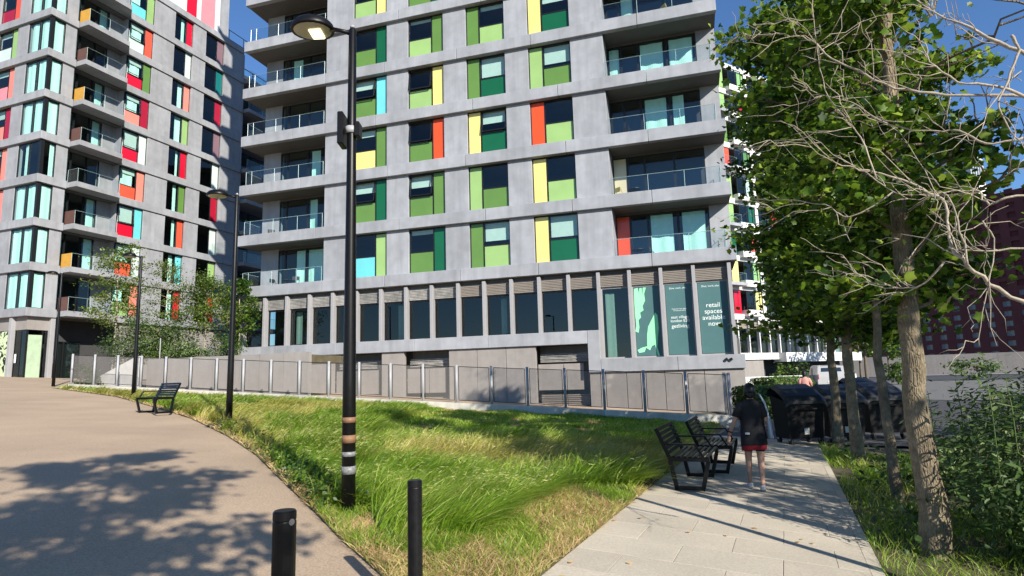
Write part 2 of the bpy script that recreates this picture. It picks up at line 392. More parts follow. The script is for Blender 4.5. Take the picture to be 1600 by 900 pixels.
# storeys above the frame, plainly closed
for k in range(NR + 2, 15):
    FM.b('spandrel_beam', CONC, 0, LM, 0, .32, zb(k), zb(k) + .65); FM.b('floor_slab', SOFFIT, .05, 28.3, .322, 3.0, zb(k) + .004, zb(k) + .3)
FM.b('upper_wall', CONC, 5.72, 22.44, .2, .55, zb(NR + 1) + .6, zb(14)); FM.b('upper_back_wall', CONC, .1, 27.92, 1.65, 1.95, zb(NR + 1) + .31, zb(14)); FM.b('upper_core', ROOM, .3, 27.8, 3.0, 15, zb(NR + 1), zb(14) + .6)
# shop windows
FT = [26.33 + 1.53] + [26.33 - 1.53 * i for i in range(9)] + [12.62, 11.12, 9.63, 8.10, 6.58, 5.05, 3.54, 2.02, .40]
FT = [t - .09 for t in FT]
SHOPZ = lambda t: (2.41 if t < 6.5 else 3.83)
for i, t in enumerate(FT):
    FM.b('fin', FIN, t, t + .17, .06, .58, SHOPZ(t + .05) if not (6.3 < t < 6.7) else 2.41, 6.70, c=.008)
for i in range(len(FT) - 1):
    a, b_ = FT[i + 1] + .17, FT[i]; z = SHOPZ((a + b_) / 2)
    mb = MB()
    for q in range(7): FM.addbox(mb, a + .01, b_ - .01, .30 + .01 * (q % 2), .36, 5.98 + q * .082, 5.98 + q * .082 + .06)
    FM.addbox(mb, a, b_, .37, .40, 5.96, 6.6)
    mb.put('louvre_panel', LOUV if i > 8 else None or LOUV2, main)
    mb = MB()
    FM.addbox(mb, a, b_, .40, .48, 5.88, 5.96); FM.addbox(mb, a, b_, .40, .48, z, z + .07)
    FM.addbox(mb, a, a + .05, .40, .48, z + .07, 5.88); FM.addbox(mb, b_ - .05, b_, .40, .48, z + .07, 5.88)
    w = mb.put('shop_window', FIN if i > 13 else FRAME, main)
    FM.quad('pane', GLASSD if i < 14 or i == 14 else GLASSD, a + .05, b_ - .05, .44, z + .07, 5.88, w)
    if i in (2, 6, 10): FM.curtain(b_ - .55 if i == 2 else a + .4, b_ - .1 if i == 2 else a + .7, z + .07, 5.8, .8, w, gather=.3)
    if i == 14: FM.curtain(b_ - .6, b_ - .15, z + .07, 5.7, .7, w, gather=.4)
    if i == 15: poster_a = (a + .05, b_ - .05, z + .07, w)
    if i == 16: poster_b = (a + .05, b_ - .05, z + .07, w)
    if i == 17: poster_c = (a + .05, b_ - .05, z + .07, w)
FM.b('shop_head', SOFFIT, .3, 28.0, .42, 3.0, 6.6, 6.80)
for a, b_ in ((7.23, 12.4), (12.4, 16.6), (16.6, 21.4), (21.4, 25.3), (25.3, 28.36)):
    FM.b('sill_beam', CONC, a + .006, b_ - .006, -.03, .62, 3.19, 3.83, c=.012)
for a, b_ in ((0, 3.0), (3.0, 6.62)):
    FM.b('sill_beam', CONC, a + .006, b_ - .006, -.03, .62, 1.77, 2.41, c=.012)
FM.b('sill_step', CONC, 6.626, 7.224, -.03, .62, 1.77, 3.83, c=.012)
FM.b('shop_floor', SOFFIT, 7.3, 28.2, .62, 3.0, 3.3, 3.6); FM.b('shop_floor', SOFFIT, .2, 7.2, .62, 3.0, 1.9, 2.2)
# base wall with service recesses
RECS = [(7.24, 9.91), (14.65, 17.25), (18.61, 21.65), (23.5, 26.42)]
segs = [(0.05, 7.22)] + [(RECS[i][1], RECS[i + 1][0]) for i in range(3)] + [(26.42, 28.30)]
for a, b_ in segs:
    n = max(1, round((b_ - a) / 1.6)); zt = 1.77 if b_ < 7.3 else 3.19
    for q in range(n):
        u0 = a + (b_ - a) * q / n; u1 = a + (b_ - a) * (q + 1) / n
        FM.b('wall_panel', WALLP, u0 + .012, u1 - .012, .10, .38, -1.2, zt - .005, c=.008)
for r, (a, b_) in enumerate(RECS):
    FM.b('recess_wall', WALLP, a - .05, b_ + .05, 1.25, 1.4, -1.2, 3.19)
    for q in range(2):
        u0 = a + (b_ - a) * q / 2; u1 = a + (b_ - a) * (q + 1) / 2
        FM.b('wall_panel', WALLP, u0 + .3 * (q == 0) + .015, u1 - .015, .45, .62, .95, 2.25, c=.008)
    for zz, hh in ((2.35, .45), (.2, .55)):
        mb = MB()
        for q in range(6): FM.addbox(mb, a + .1, b_ - .1, .62 + .05 * (q % 2), .75, zz + q * hh / 6, zz + q * hh / 6 + hh / 9)
        mb.put('louvre_panel', LOUV2 if zz > 1 else LOUV, main)
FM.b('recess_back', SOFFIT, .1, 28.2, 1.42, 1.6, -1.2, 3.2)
# posters in the shop windows
def text(s, size, F, t, d, z, parent, m, name='lettering'):
    cu = bpy.data.curves.new('txt', 'FONT'); cu.body = s; cu.size = size; cu.align_x = 'CENTER'; cu.space_line = .95
    o = bpy.data.objects.new('txt', cu); COL.objects.link(o); bpy.context.view_layer.update()
    me = bpy.data.meshes.new_from_object(o.evaluated_get(bpy.context.evaluated_depsgraph_get())); bpy.data.objects.remove(o)
    for v in me.vertices:
        v.co = F.p(t - v.co.x if F.k == 'A' else t + v.co.x, d, z + v.co.y)
    me.materials.clear()
    return put(name, me, m, parent)
POST = mat('poster_teal', (.065, .15, .155), .5, var=.05); POSTG = mat('poster_mint', (.30, .88, .45), .6, var=.04); INK = mat('white_print', (.78, .85, .82), .6, var=.02)
for (a, b_, z, w) in (poster_a, poster_b, poster_c): FM.b('poster', POST, a + .02, b_ - .02, .40, .425, z + .02, 5.86, w)
a, b_, z, w = poster_c; tm = (a + b_) / 2 + .02
text('retail\nspaces\navailable\nnow', .31, FM, tm, .395, 4.68, w, INK); text('Dine, work, play.', .12, FM, tm + .05, .395, 5.66, w, INK)
a, b_, z, w = poster_b; tm = (a + b_) / 2
text('Dine, work, play.', .12, FM, tm, .395, 5.66, w, INK); text('east village\nlondon E20', .19, FM, tm, .395, 4.23, w, INK); text('getliving', .25, FM, tm, .395, 3.78, w, INK)
text('Find your new place\nto live and work', .085, FM, tm, .395, 4.66, w, INK)
a, b_, z, w = poster_a; W_ = b_ - a
def blob(pts):
    mb = MB().poly([FM.p(b_ - W_ * u, .395, z + (5.86 - z) * v) for u, v in pts]); mb.put('poster_shape', POSTG, w)
blob([(.03, .98), (.02, .62), (.05, .45), (.0, .36), (.12, .34), (.16, .42), (.14, .52), (.25, .56), (.22, .63), (.36, .66), (.33, .72), (.44, .8), (.42, .9), (.5, .99), (.38, .99), (.36, .88), (.33, .99), (.24, .98), (.22, .9), (.18, .99)])
blob([(.04, .09), (.2, .12), (.42, .14), (.44, .3), (.5, .42), (.62, .5), (.8, .62), (.88, .58), (.9, .4), (.84, .24), (.8, .12), (.88, .0), (.8, .0), (.72, .16), (.6, .14), (.52, .08), (.38, .12), (.3, .06), (.1, .05)])
# cctv eyes on the sill beam
mb = MB()
for tt in (.62, .82): mb.tube([FM.p(tt, -.03, 2.2), FM.p(tt, -.14, 2.18)], .065, 8)
mb.put('twin_lamp', FRAME, main)

# balcony furniture (things of their own)
def folding_chair(F, t, d, z, rot, m, label):
    e = empty('folding_chair', tuple(F.root.matrix_world @ Vector(F.p(t, d, z))), rot, label, 'chair', 'chairs on the balconies')
    MB().box(-.2, .2, -.2, .2, .43, .46).put('seat', m, e); MB().box(-.2, .2, .19, .22, .62, .85).put('backrest', m, e)
    for sx in (-.18, .18):
        MB().tube([(sx, -.22, 0), (sx, .2, .85)], .016, 6).put('leg', m, e); MB().tube([(sx, .2, 0), (sx, -.18, .45)], .016, 6).put('leg', m, e)
def bistro_table(F, t, d, z, m, label):
    e = empty('balcony_table', tuple(F.root.matrix_world @ Vector(F.p(t, d, z))), 0, label, 'table', 'tables on the balconies')
    MB().prism([(.33 * math.cos(a * .5236), .33 * math.sin(a * .5236)) for a in range(12)], .7, .73).put('table_top', m, e)
    MB().tube([(0, 0, 0), (0, 0, .7)], .025, 6).put('stem', m, e); MB().box(-.2, .2, -.2, .2, 0, .02).put('base', m, e)
bpy.context.view_layer.update()
DKF = mat('dark_furniture', (.02, .02, .022), .5); YLF = mat('yellow_furniture', (.55, .42, .12), .5)
folding_chair(FM, 26.6, .9, zb(2) + .3, .5, DKF, 'dark folding chair on the second balcony up at the left corner')
bistro_table(FM, 25.4, .9, zb(1) + .3, DKF, 'dark round table on the lowest left corner balcony')
folding_chair(FM, 26.2, .8, zb(1) + .3, 1.2, DKF, 'dark chair left of the table on the lowest left corner balcony')
folding_chair(FM, 24.7, .8, zb(1) + .3, 3.5, DKF, 'dark chair right of the table on the lowest left corner balcony')
bistro_table(FM, 4.6, .8, zb(1) + .3, DKF, 'dark table on the lowest right corner balcony by the orange panel')
folding_chair(FM, 3.8, .8, zb(1) + .3, 1.2, DKF, 'dark chair beside the table on the lowest right corner balcony')
bistro_table(FM, 4.6, .8, zb(2) + .3, DKF, 'dark table on the second right corner balcony')
folding_chair(FM, 5.3, .8, zb(2) + .3, 2.2, YLF, 'yellow chair on the second right corner balcony')
folding_chair(FM, 4.7, .8, zb(3) + .3, 2.2, DKF, 'dark chair on the third right corner balcony')
folding_chair(FM, 2.4, .7, zb(5) + .3, 2.0, YLF, 'pale chair on the topmost right corner balcony in view')

# ------------------------------------------------------------------ left apartment building
aL = math.radians(20.08); d3 = (-math.cos(aL), math.sin(aL))
left = empty('apartment_building', (-33.08, 41.0, 0), math.atan2(d3[1], d3[0]),
             'pale concrete apartment block with red, coral and cyan panels and glazed corner bays', 'apartment building')
FL = Face(left, 'A'); FR = Face(left, 'B')
def zl(k): return 6.75 + 3.166 * k
W1 = [('lime', 'salmon'), ('coral', 'pale'), ('red', 'cyan'), ('coral', 'salmon'), ('red', 'pale'), ('salmon', 'crimson'), ('red', 'olive'), ('pale', 'coral'), ('cyan', 'lime')]
W2 = ['red', 'cyan', 'coral', 'olive', 'red', 'lime', 'salmon', 'pale', 'red']
W3 = ['red', 'lime', 'pale', 'crimson', 'pale', 'mauve', 'crimson', 'teal', 'mauve']
WL = [('coral', 'salmon'), ('pale', 'crimson'), ('crimson', 'salmon'), ('red', 'salmon'), ('salmon', 'crimson'), ('pink', 'salmon'), ('pale', 'lime'), ('crimson', 'coral'), ('pale', 'red')]
SB = ['b', 'a', 'b', 'g', 'b', 'a', 'b', 'a', 'a']
for k in range(0, 10):
    z = zl(k); zt = z + .58; z1 = zl(k + 1)
    FL.b('spandrel_beam', CONC_W, .004, 9.0, 0, .3, z, zt, c=.012)
    FR.b('spandrel_beam', CONC_W, .30, 2.0, 0, .3, z + .001, zt - .001, c=.012)
    FR.b('spandrel_beam', CONC_W, 6.03, 11.4, 0, .3, z, zt, c=.012); FR.b('spandrel_beam', CONC_W, 11.412, 18.4, 0, .3, z, zt, c=.012)
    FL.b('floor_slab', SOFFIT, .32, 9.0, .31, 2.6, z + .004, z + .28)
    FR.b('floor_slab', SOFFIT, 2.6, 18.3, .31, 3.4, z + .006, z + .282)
    if k == 9: break
    # corner bay
    FL.b('wall_pier', CONC_W, 2.66, 3.9, .16, .5, zt - .05, z1 + .01, c=.015)
    FR.b('wall_pier', CONC_W, 1.18, 2.0, .16, .5, zt - .05, z1 + .01, c=.015)
    FL.b('corner_post', FRAME, .12, .34, .14, .36, zt, z1)
    c0 = rnd.uniform(.85, 1.) if k not in (3,) else .5
    glazing(FL, [.34, 1.45, 2.66], .22, zt, z1 - .05, [(0, .0, 1. if k != 3 else .1), (1, .0, c0)], name='bay_window')
    glazing(FR, [.36, 1.18], .22, zt, z1 - .05, [(0, .0 if k not in (3,) else .6, 1.)], name='bay_window')
    # left face beyond the bay
    lo, si = WL[k]
    window(FL, 3.9, 6.2, zt, z1 - .02, .3, 'lo', lo, si, curt=.0, blind=rnd.choice([0, .5, .3]))
    FL.b('wall_pier', CONC_W, 6.2, 9.0, .16, .5, zt - .05, z1 + .01, c=.015)
    # balcony on the right-hand face
    mb = MB(); pts = [FR.p(2.02, 1.4, 0)[:2], FR.p(2.02, -1.0, 0)[:2], FR.p(5.35, -1.0, 0)[:2], FR.p(6.0, -.02, 0)[:2], FR.p(6.0, 1.4, 0)[:2]]
    mb.prism(pts[::-1], z + .08, z + .46); bal = mb.put('balcony', CONC_W, left)
    sm = {'a': BALY, 'b': BALB, 'g': None}[SB[k]]
    if sm: FR.b('side_screen', sm, 2.08, 2.11, -.94, .1, z + .46, z + 1.46, bal)
    else: balustrade(FR, [(2.1, .1), (2.1, -.94)], z + .46, 1.0, bal)
    balustrade(FR, [(2.12, -.94), (3.7, -.94), (5.3, -.94), (5.92, -.02)], z + .46, 1.0, bal)
    cu = [(0, .05, .9)] + ([(2, .3, .95)] if k % 3 else [])
    glazing(FR, [2.02, 2.75, 3.9, 4.9], .95, z + .46, z1 + .05, cu)
    FR.b('balcony_wall', CONC_W, 4.9, 6.03, .9, 1.2, z + .282, z1 + .005)
    FR.b('balcony_reveal', CONC_W, 6.03, 6.12, .31, 1.2, z + .282, z1 + .005)
    # windows along the right-hand face
    lo, si = W1[k]
    window(FR, 6.12, 8.3, zt, z1 - .02, .26, 'hi', lo, si, open_=.1 if k in (2, 4, 5, 6, 7) else 0, blind=.95 if k in (2, 4) else .3, curt=.9 if k in (5, 6, 7, 3, 1) else .7, split=.42)
    FR.b('wall_pier', CONC_W, 8.3, 10.35, .12, .5, zt - .05, z1 + .01, c=.015)
    window(FR, 10.35, 12.35, zt, z1 - .02, .34, 'hi', None, W2[k], curt_hi=[.3, .35, .25, .3, .2, .45, .3, 0, .3][k])
    FR.b('wall_pier', CONC_W, 12.35, 13.75, .12, .5, zt - .05, z1 + .01, c=.015)
    window(FR, 13.75, 16.0, zt, z1 - .02, .34, 'hi', None, W3[k], pw=.36)
    FR.b('wall_pier', CONC_W, 16.0, 18.4, .12, .5, zt - .05, z1 + .01, c=.015)
    # set-back wing at the far end
    mb = MB(); FR.addbox(mb, 18.6, 24.5, -.6, 2.3, z + .1, z + .45); bal = mb.put('balcony', CONC_W, left)
    balustrade(FR, [(18.7, -.5), (20.6, -.5), (22.6, -.5), (24.4, -.5)], z + .45, 1.0, bal)
    glazing(FR, [18.6, 20.2, 22, 24.4], 2.3, z + .45, z1 + .1)
FL.b('core', ROOM, 3.4, 9.0, 2.4, 20, 2.0, zl(9)); FR.b('core', ROOM, 2.65, 26, 3.2, 3.39, 2.0, zl(9))
FR.b('balcony_reveal', CONC_W, 18.4, 18.58, .12, 3.0, 6.75, zl(9))
# coloured top storey, parapet rail
zt = zl(9) + .58; ct = [('white', 5.8, 7.6), ('cyan', 7.6, 8.6), ('white', 8.6, 9.6), ('pale', 9.6, 10.8), ('white', 10.8, 11.4), ('red', 11.4, 12.5), ('white', 12.5, 13.0), ('pink', 13.0, 14.6), ('white', 14.6, 15.2)]
for c, a, b_ in ct: FR.b('cladding_panel', PAN[c], a + .01, b_ - .01, .1, .2, zt, zt + 5.2)
FR.b('top_wall', CONC, .5, 16.4, .21, 5, zt - .3, zt + 5.2)
mb = MB()
for i in range(5): mb.tube([FR.p(16.5 + i * 1.9, .2, zt), FR.p(16.5 + i * 1.9, .2, zt + 1.1)], .04, 6)
mb.tube([FR.p(16.4, .2, zt + 1.1), FR.p(24.3, .2, zt + 1.1)], .04, 6); mb.tube([FR.p(16.4, .2, zt + .15), FR.p(24.3, .2, zt + .15)], .03, 6)
mb.put('roof_rail', FRAME, left)
# entrance storey
g0 = 1.9
FL.b('column', FIN, 1.55, 1.85, .1, .5, g0, 6.75, c=.01); FR.b('column', FIN, 1.75, 2.05, .1, .5, g0, 6.75, c=.01)
FL.b('entrance_head', WALLP, 1.85, 9, .35, .5, 5.85, 6.75); FL.b('entrance_head', WALLP, .36, 1.55, .35, .5, 5.85, 6.75); FR.b('entrance_head', WALLP, .36, 1.75, .35, .5, 5.85, 6.75)
SIGN, nt_, b__ = new_mat('blotch_print'); vo = nd(nt_, 'ShaderNodeTexNoise'); vo.inputs['Scale'].default_value = 2.6; vo.inputs['Detail'].default_value = 1.5; vo.inputs['Distortion'].default_value = 1.2
ge = nd(nt_, 'ShaderNodeNewGeometry'); nt_.links.new(ge.outputs['Position'], vo.inputs['Vector']); rp = nd(nt_, 'ShaderNodeValToRGB'); rp.color_ramp.interpolation = 'CONSTANT'
rp.color_ramp.elements[0].color = (.01, .012, .01, 1); rp.color_ramp.elements[1].color = (.55, .66, .38, 1); rp.color_ramp.elements[1].position = .47; nt_.links.new(vo.outputs[0], rp.inputs[0]); nt_.links.new(rp.outputs[0], b__.inputs[0])
FL.b('window_print', SIGN, 1.9, 4.5, .4, .43, g0, 5.85); FL.b('window_print', SIGN, 4.52, 9, .4, .43, g0, 5.85)
glazing(FL, [.36, .95, 1.55], .4, g0, 5.85, name='entrance_door', glass=GLASSD)
PALEG = mat('pale_green_screen', (.40, .52, .36), .5)
FR.b('entrance_screen', PALEG, .5, 1.4, .38, .42, g0, 5.5); glazing(FR, [.36, .5], .4, g0, 5.85, glass=GLASSD); glazing(FR, [1.4, 1.75], .4, g0, 5.85, glass=GLASSD)
FR.b('entrance_wall', ROOM, 2.05, 18.4, 1.6, 1.9, g0, 6.75); FR.b('side_wall', WALLP, 7.0, 18.4, .3, .6, g0, 6.75)
glazing(FR, [2.4, 3.6, 4.8], 1.5, g0, 5.2, name='entrance_door', glass=GLASSD)
NOTE = mat('paper', (.75, .78, .8), .8); FR.b('notice', NOTE, 2.75, 3.0, 1.44, 1.45, 3.6, 4.15); FL.b('notice', NOTE, 1.2, 1.4, .34, .35, 3.6, 4.2)

# ------------------------------------------------------------------ building seen past the right corner
nb_ = math.radians(57.6); xb = (-math.sin(nb_), -math.cos(nb_)); P0 = (24.2, 64.0)
back = empty('apartment_building', (P0[0], P0[1], 0), math.atan2(xb[1], xb[0]), 'white banded apartment block with green panels seen behind the street trees', 'apartment building')
FB = Face(back, 'C'); BW = mat('white_render', (.66, .655, .64), .8, var=.06)
BC = ['red', 'lime', 'lime', 'yellow', 'lime', 'coral', 'dark', 'pale', 'olive', 'lime']
T0 = -9.0; MOD = 7.6
for k in range(0, 10):
    z = 6.9 + 3.165 * k; zt = z + .6; z1 = z + 3.165
    FB.b('spandrel_beam', BW, T0, 20.5, 0, .3, z, zt, c=.01); FB.b('floor_slab', SOFFIT, T0, 20.5, .31, 2.4, z + .004, z + .28)
    if k == 9: break
    for q in range(4):
        t = -7.3 + q * MOD
        if q == 0: t = -3.2 - 4.2 + .0
        FB.b('bay_box', BW, t + .05, t + 2.4, -.55, .3, zt - .25, zt + .42)
        glazing(FB, [t + .1, t + 1.25, t + 2.35], -.4, zt + .42, z1 - .15, name='bay_window')
        FB.b('side_panel', PAN[BC[(k + q * 3) % 10] if q != 0 else BC[k]], t + 2.4, t + 3.4, .15, .22, zt, z1)
        FB.b('wall_pier', BW, t + 3.5, t + 4.0, .05, .5, zt - .02, z1 + .01)
        glazing(FB, [t + 4.0, t + 5.3, t + 6.5], .5, zt, z1, name='bay_window')
        FB.b('side_panel', PAN[BC[(k * 3 + q) % 10]], t + 6.5, t + MOD, .15, .22, zt, z1)
        if k % 2: 
            FB.b('balcony', CONC, t + 4.0, t + 7.3, -1.1, .3, z + .3, z + .62)
            balustrade(FB, [(t + 4.05, .2), (t + 4.05, -1.05), (t + 7.25, -1.05), (t + 7.25, .2)], z + .62, 1.0, FB.root)
FB.b('core', ROOM, T0 + .1, 20.4, 2.5, 14, 0, 6.9 + 9 * 3.165)
for q in range(15):
    t = -6 + q * 1.75; FB.b('fin', BW, t, t + .14, .1, .5, 3.4, 6.9)
    FB.b('louvre_panel', LOUV, t + .14, t + 1.75, .35, .4, 6.0, 6.9); FB.quad('pane', GLASSD, t + .14, t + 1.75, .42, 3.4, 6.0)
FB.b('sill_beam', BW, T0, 5.5, -.1, .5, 2.7, 3.4); FB.b('sill_beam', BW, 5.52, 20.5, -1.0, .5, 2.4, 3.4)
FB.b('wall_panel', WALLP, T0, 3.0, .1, .4, -1, 2.7); FB.b('undercroft', ROOM, 3.0, 20.5, 1.8, 2.0, -1, 3)
# ------------------------------------------------------------------ ground, paths, lawn
SOIL = mat('soil', (.10, .085, .05), .95, var=.25, scale=4, bump=.3, bscale=30)
TARMAC = mat('tarmac', (.065, .065, .068), .9, var=.15, scale=20, var2=.15, scale2=.3, bump=.25, bscale=90)
RESIN = mat('brown_asphalt', (.375, .283, .198), .92, var=.30, scale=55, var2=.12, scale2=.5, bump=.35, bscale=140)
SLAB = mat('stone_slab', (.50, .445, .355), .85, var=.16, scale=45, var2=.08, scale2=1.1, bump=.15, bscale=60, streak=0)
PLINTH = mat('pale_concrete', (.60, .57, .50), .85, var=.14, scale=3, var2=.12, scale2=.7, bump=.15, streak=.2)
LAWN = mat('lawn_soil', (.10, .105, .032), .95, var=.3, scale=5, bump=.3)

def sheet(name, xs, ys, off, m):
    xs = np.asarray(xs, float); ys = np.asarray(ys, float); X, Y = np.meshgrid(xs, ys); Z = G(X, Y) + off
    nx, ny = len(xs), len(ys); i = np.arange(nx * ny).reshape(ny, nx)
    q = np.stack([i[:-1, :-1], i[:-1, 1:], i[1:, 1:], i[1:, :-1]], -1).reshape(-1, 4)
    return put(name, np_mesh(name, np.stack([X, Y, Z], -1), [q]), m, centre=False)
xs = np.r_[-1500, -600, -200, -80, np.arange(-40, 20, 2), 30, 60, 120, 300, 800, 1500]; ys = np.r_[-300, -60, np.arange(-12, 44, 2), 60, 90, 140, 250, 600, 1500, 2500]
tag(sheet('ground', xs, ys, -.05, SOIL), kind='structure')
tag(sheet('path_brown', np.arange(-46, 9, 1.), np.arange(-14, 44, 1.), 0, RESIN), 'brown asphalt path sweeping up to the left', kind='structure')
def flat_poly(name, pts, off, m):
    """a polygon laid on the slope, cut fine enough to follow it"""
    bm = bmesh.new(); vs = [bm.verts.new((p[0], p[1], 0)) for p in pts]; bm.faces.new(vs)
    bmesh.ops.triangulate(bm, faces=bm.faces[:])
    for _ in range(2): bmesh.ops.subdivide_edges(bm, edges=[e for e in bm.edges if e.calc_length() > 2], cuts=1, use_grid_fill=True)
    for v in bm.verts: v.co.z = float(G(v.co.x, v.co.y)) + off
    me = bpy.data.meshes.new(name); bm.to_mesh(me); bm.free(); return put(name, me, m, centre=False)
U = np.array([.402, .916]); NV = np.array([.916, -.402])
def sn(s, n): return s * U + n * NV
LE = [gnd(*p)[:2] for p in [(600, 905), (530, 842), (490, 800), (440, 752), (400, 712), (355, 682), (300, 655), (250, 639), (180, 620), (85, 607)]]
FA = np.array([-21.26, 29.4]); FBV = np.array([7.26, 20.9])
lawn_pts = [np.array([-.75, 3.6])] + LE + [FA + [-1.5, .6]] + [FA, FBV, sn(21.8, -1.96), sn(13, -1.96), sn(6, -1.96), sn(3.6, -2.0)]
tag(flat_poly('lawn', lawn_pts, .018, LAWN), kind='structure')
tag(flat_poly('verge', [sn(1, .6), sn(8, .6), sn(17.6, .6), sn(17.6, 9), sn(1, 9)], .016, SOIL), kind='structure')
tag(sheet('yard_tarmac', np.r_[np.arange(9, 16, 1.), 24, 40, 70, 120], np.r_[np.arange(17, 42, 1.), 50, 62, 90], -.012, TARMAC), kind='structure')
tag(flat_poly('access_tarmac', [sn(18.05, -1.9), sn(18.05, 6), sn(32, 9), sn(32, -1.5)], .012, TARMAC), kind='structure')

paving = empty('path_paving', (0, 0, 0)); tag(paving, 'pale stone slab path leading past the benches', kind='structure')
s = 2.2; r = 0
while s < 17.95:
    n0 = -1.955; widths = [.45, .9, .9, .9] if r % 2 else [.9, .9, .72]
    w_ = list(widths); tot = 2.5
    n = n0
    while n < n0 + tot - .05:
        w = .9 if not (r % 2 and n == n0) else .45
        w = min(w, n0 + tot - n); g_ = .0025; ds = .599
        c = [sn(s + g_, n + g_), sn(s + g_, n + w - g_), sn(s + ds - g_, n + w - g_), sn(s + ds - g_, n + g_)]
        dz = rnd.uniform(-.002, .002)
        top = [(p[0], p[1], float(G(*p)) + .03 + dz) for p in c]; ins = []
        mb = MB(); cen = np.mean(c, 0); ch = .006
        top2 = [(p[0] + (cen[0] - p[0]) * .006, p[1] + (cen[1] - p[1]) * .006, float(G(*p)) + .0315 + dz) for p in c]
        bot = [(p[0], p[1], float(G(*p)) - .03) for p in c]
        mb.v = bot + top + top2; mb.f = [(0, 1, 5, 4), (1, 2, 6, 5), (2, 3, 7, 6), (3, 0, 4, 7), (4, 5, 9, 8), (5, 6, 10, 9), (6, 7, 11, 10), (7, 4, 8, 11), (8, 9, 10, 11)]
        mb.put('paving_slab', SLAB, paving); n += w
    s += .6; r += 1
JNT = mat('joint_sand', (.17, .15, .12), .95, var=.2)
put('path_bed', flat_poly('tmp', [sn(2.2, -1.96), sn(2.2, .655), sn(18, .655), sn(18, -1.96)], .026, JNT).data, None, paving, centre=False)
bpy.data.objects.remove(bpy.data.objects['tmp'])
# right-hand edging
mb = MB()
for s in np.arange(2.2, 18, 1.): 
    c = [sn(s, .5455), sn(s, .65), sn(s + .995, .65), sn(s + .995, .5455)]
    b_ = len(mb.v); mb.v += [(p[0], p[1], float(G(*p)) - .05) for p in c] + [(p[0], p[1], float(G(*p)) + .033) for p in c]
    mb.f += [(b_ + 4, b_ + 5, b_ + 6, b_ + 7)] + [(b_ + i, b_ + (i + 1) % 4, b_ + 4 + (i + 1) % 4, b_ + 4 + i) for i in range(4)]
mb.put('edging', SLAB, paving)

# ------------------------------------------------------------------ fence on its low wall
FD = (FBV - FA) / 21; FU = FD / np.linalg.norm(FD); FN = np.array([FU[1], -FU[0]])   # FN towards the camera
def fz(t): return 2.01 - .0848 * t
STEEL = mat('galvanised', (.34, .345, .36), .45, metal=.0, var=.1)
lw = empty('low_wall', (0, 0, 0)); tag(lw, 'low pale concrete wall under the steel fence beside the lawn', 'wall')
for i in range(0, 21, 3):
    a = FA + FD * i; b_ = FA + FD * (i + 3) + (FU * .2 if i == 18 else 0); mb = MB(); w = .14
    def cr(p, q): return [p - FN * w, q - FN * w, q + FN * w, p + FN * w]
    c = cr(a + FU * .005, b_ - FU * .005); za, zb_ = fz(i) - .06, fz(i + 3) - .06; zz = [za, zb_, zb_, za]
    mb.v = [(p[0], p[1], float(G(*p)) - .4) for p in c] + [(p[0], p[1], z) for p, z in zip(c, zz)]
    mb.f = [(4, 5, 6, 7)] + [(k, (k + 1) % 4, 4 + (k + 1) % 4, 4 + k) for k in range(4)]
    mb.put('wall_section', PLINTH, lw)
fence = empty('railing_fence', (0, 0, 0)); tag(fence, 'long steel fence with mesh panels between lawn and building', 'fence')
MESH, nt_, b__ = new_mat('fine_mesh'); tr = nd(nt_, 'ShaderNodeBsdfTransparent'); mx = nd(nt_, 'ShaderNodeMixShader'); mx.inputs[0].default_value = .36; b__.inputs[0].default_value = (.27, .25, .235, 1); b__.inputs['Roughness'].default_value = .5
nt_.links.new(tr.outputs[0], mx.inputs[1]); nt_.links.new(b__.outputs[0], mx.inputs[2]); nt_.links.new(mx.outputs[0], nt_.nodes['Material Output'].inputs[0])
for i in range(22):
    p = FA + FD * i; MB().tube([(p[0], p[1], fz(i) - .1), (p[0], p[1], fz(i) + 1.38)], .052, 10).put('post', STEEL, fence, smooth=True)
    if i < 21:
        q = FA + FD * (i + 1); a = p + FU * .09; b_ = q - FU * .09; z0a, z0b = fz(i) + .03, fz(i + 1) + .03; h = 1.28; mb = MB(); r_ = .013
        A, B = (a[0], a[1]), (b_[0], b_[1])
        for (p0, p1) in (((*A, z0a), (*B, z0b)), ((*A, z0a + h), (*B, z0b + h)), ((*A, z0a), (*A, z0a + h)), ((*B, z0b), (*B, z0b + h))): mb.tube([p0, p1], r_, 5)
        fr = mb.put('panel_frame', FRAME, fence)
        MB().poly([(*A, z0a), (*B, z0b), (*B, z0b + h), (*A, z0a + h)]).put('mesh_infill', MESH, fr)
# end return of the fence
e0 = FBV; BD = np.array([.2848, .9586])
for j in range(1, 4):
    p = e0 + BD * 1.4 * j; MB().tube([(p[0], p[1], -.5), (p[0], p[1], fz(21) + 1.38)], .05, 8).put('post', STEEL, fence, smooth=True)
    q = e0 + BD * 1.4 * (j - 1); mb = MB()
    for z in (fz(21) + .05, fz(21) + 1.33): mb.tube([(p[0], p[1], z), (q[0], q[1], z)], .022, 6)
    for u in np.linspace(.1, .9, 8): w = q + (p - q) * u; mb.tube([(w[0], w[1], fz(21) + .05), (w[0], w[1], fz(21) + 1.33)], .012, 5)
    mb.put('bar_panel', STEEL, fence)
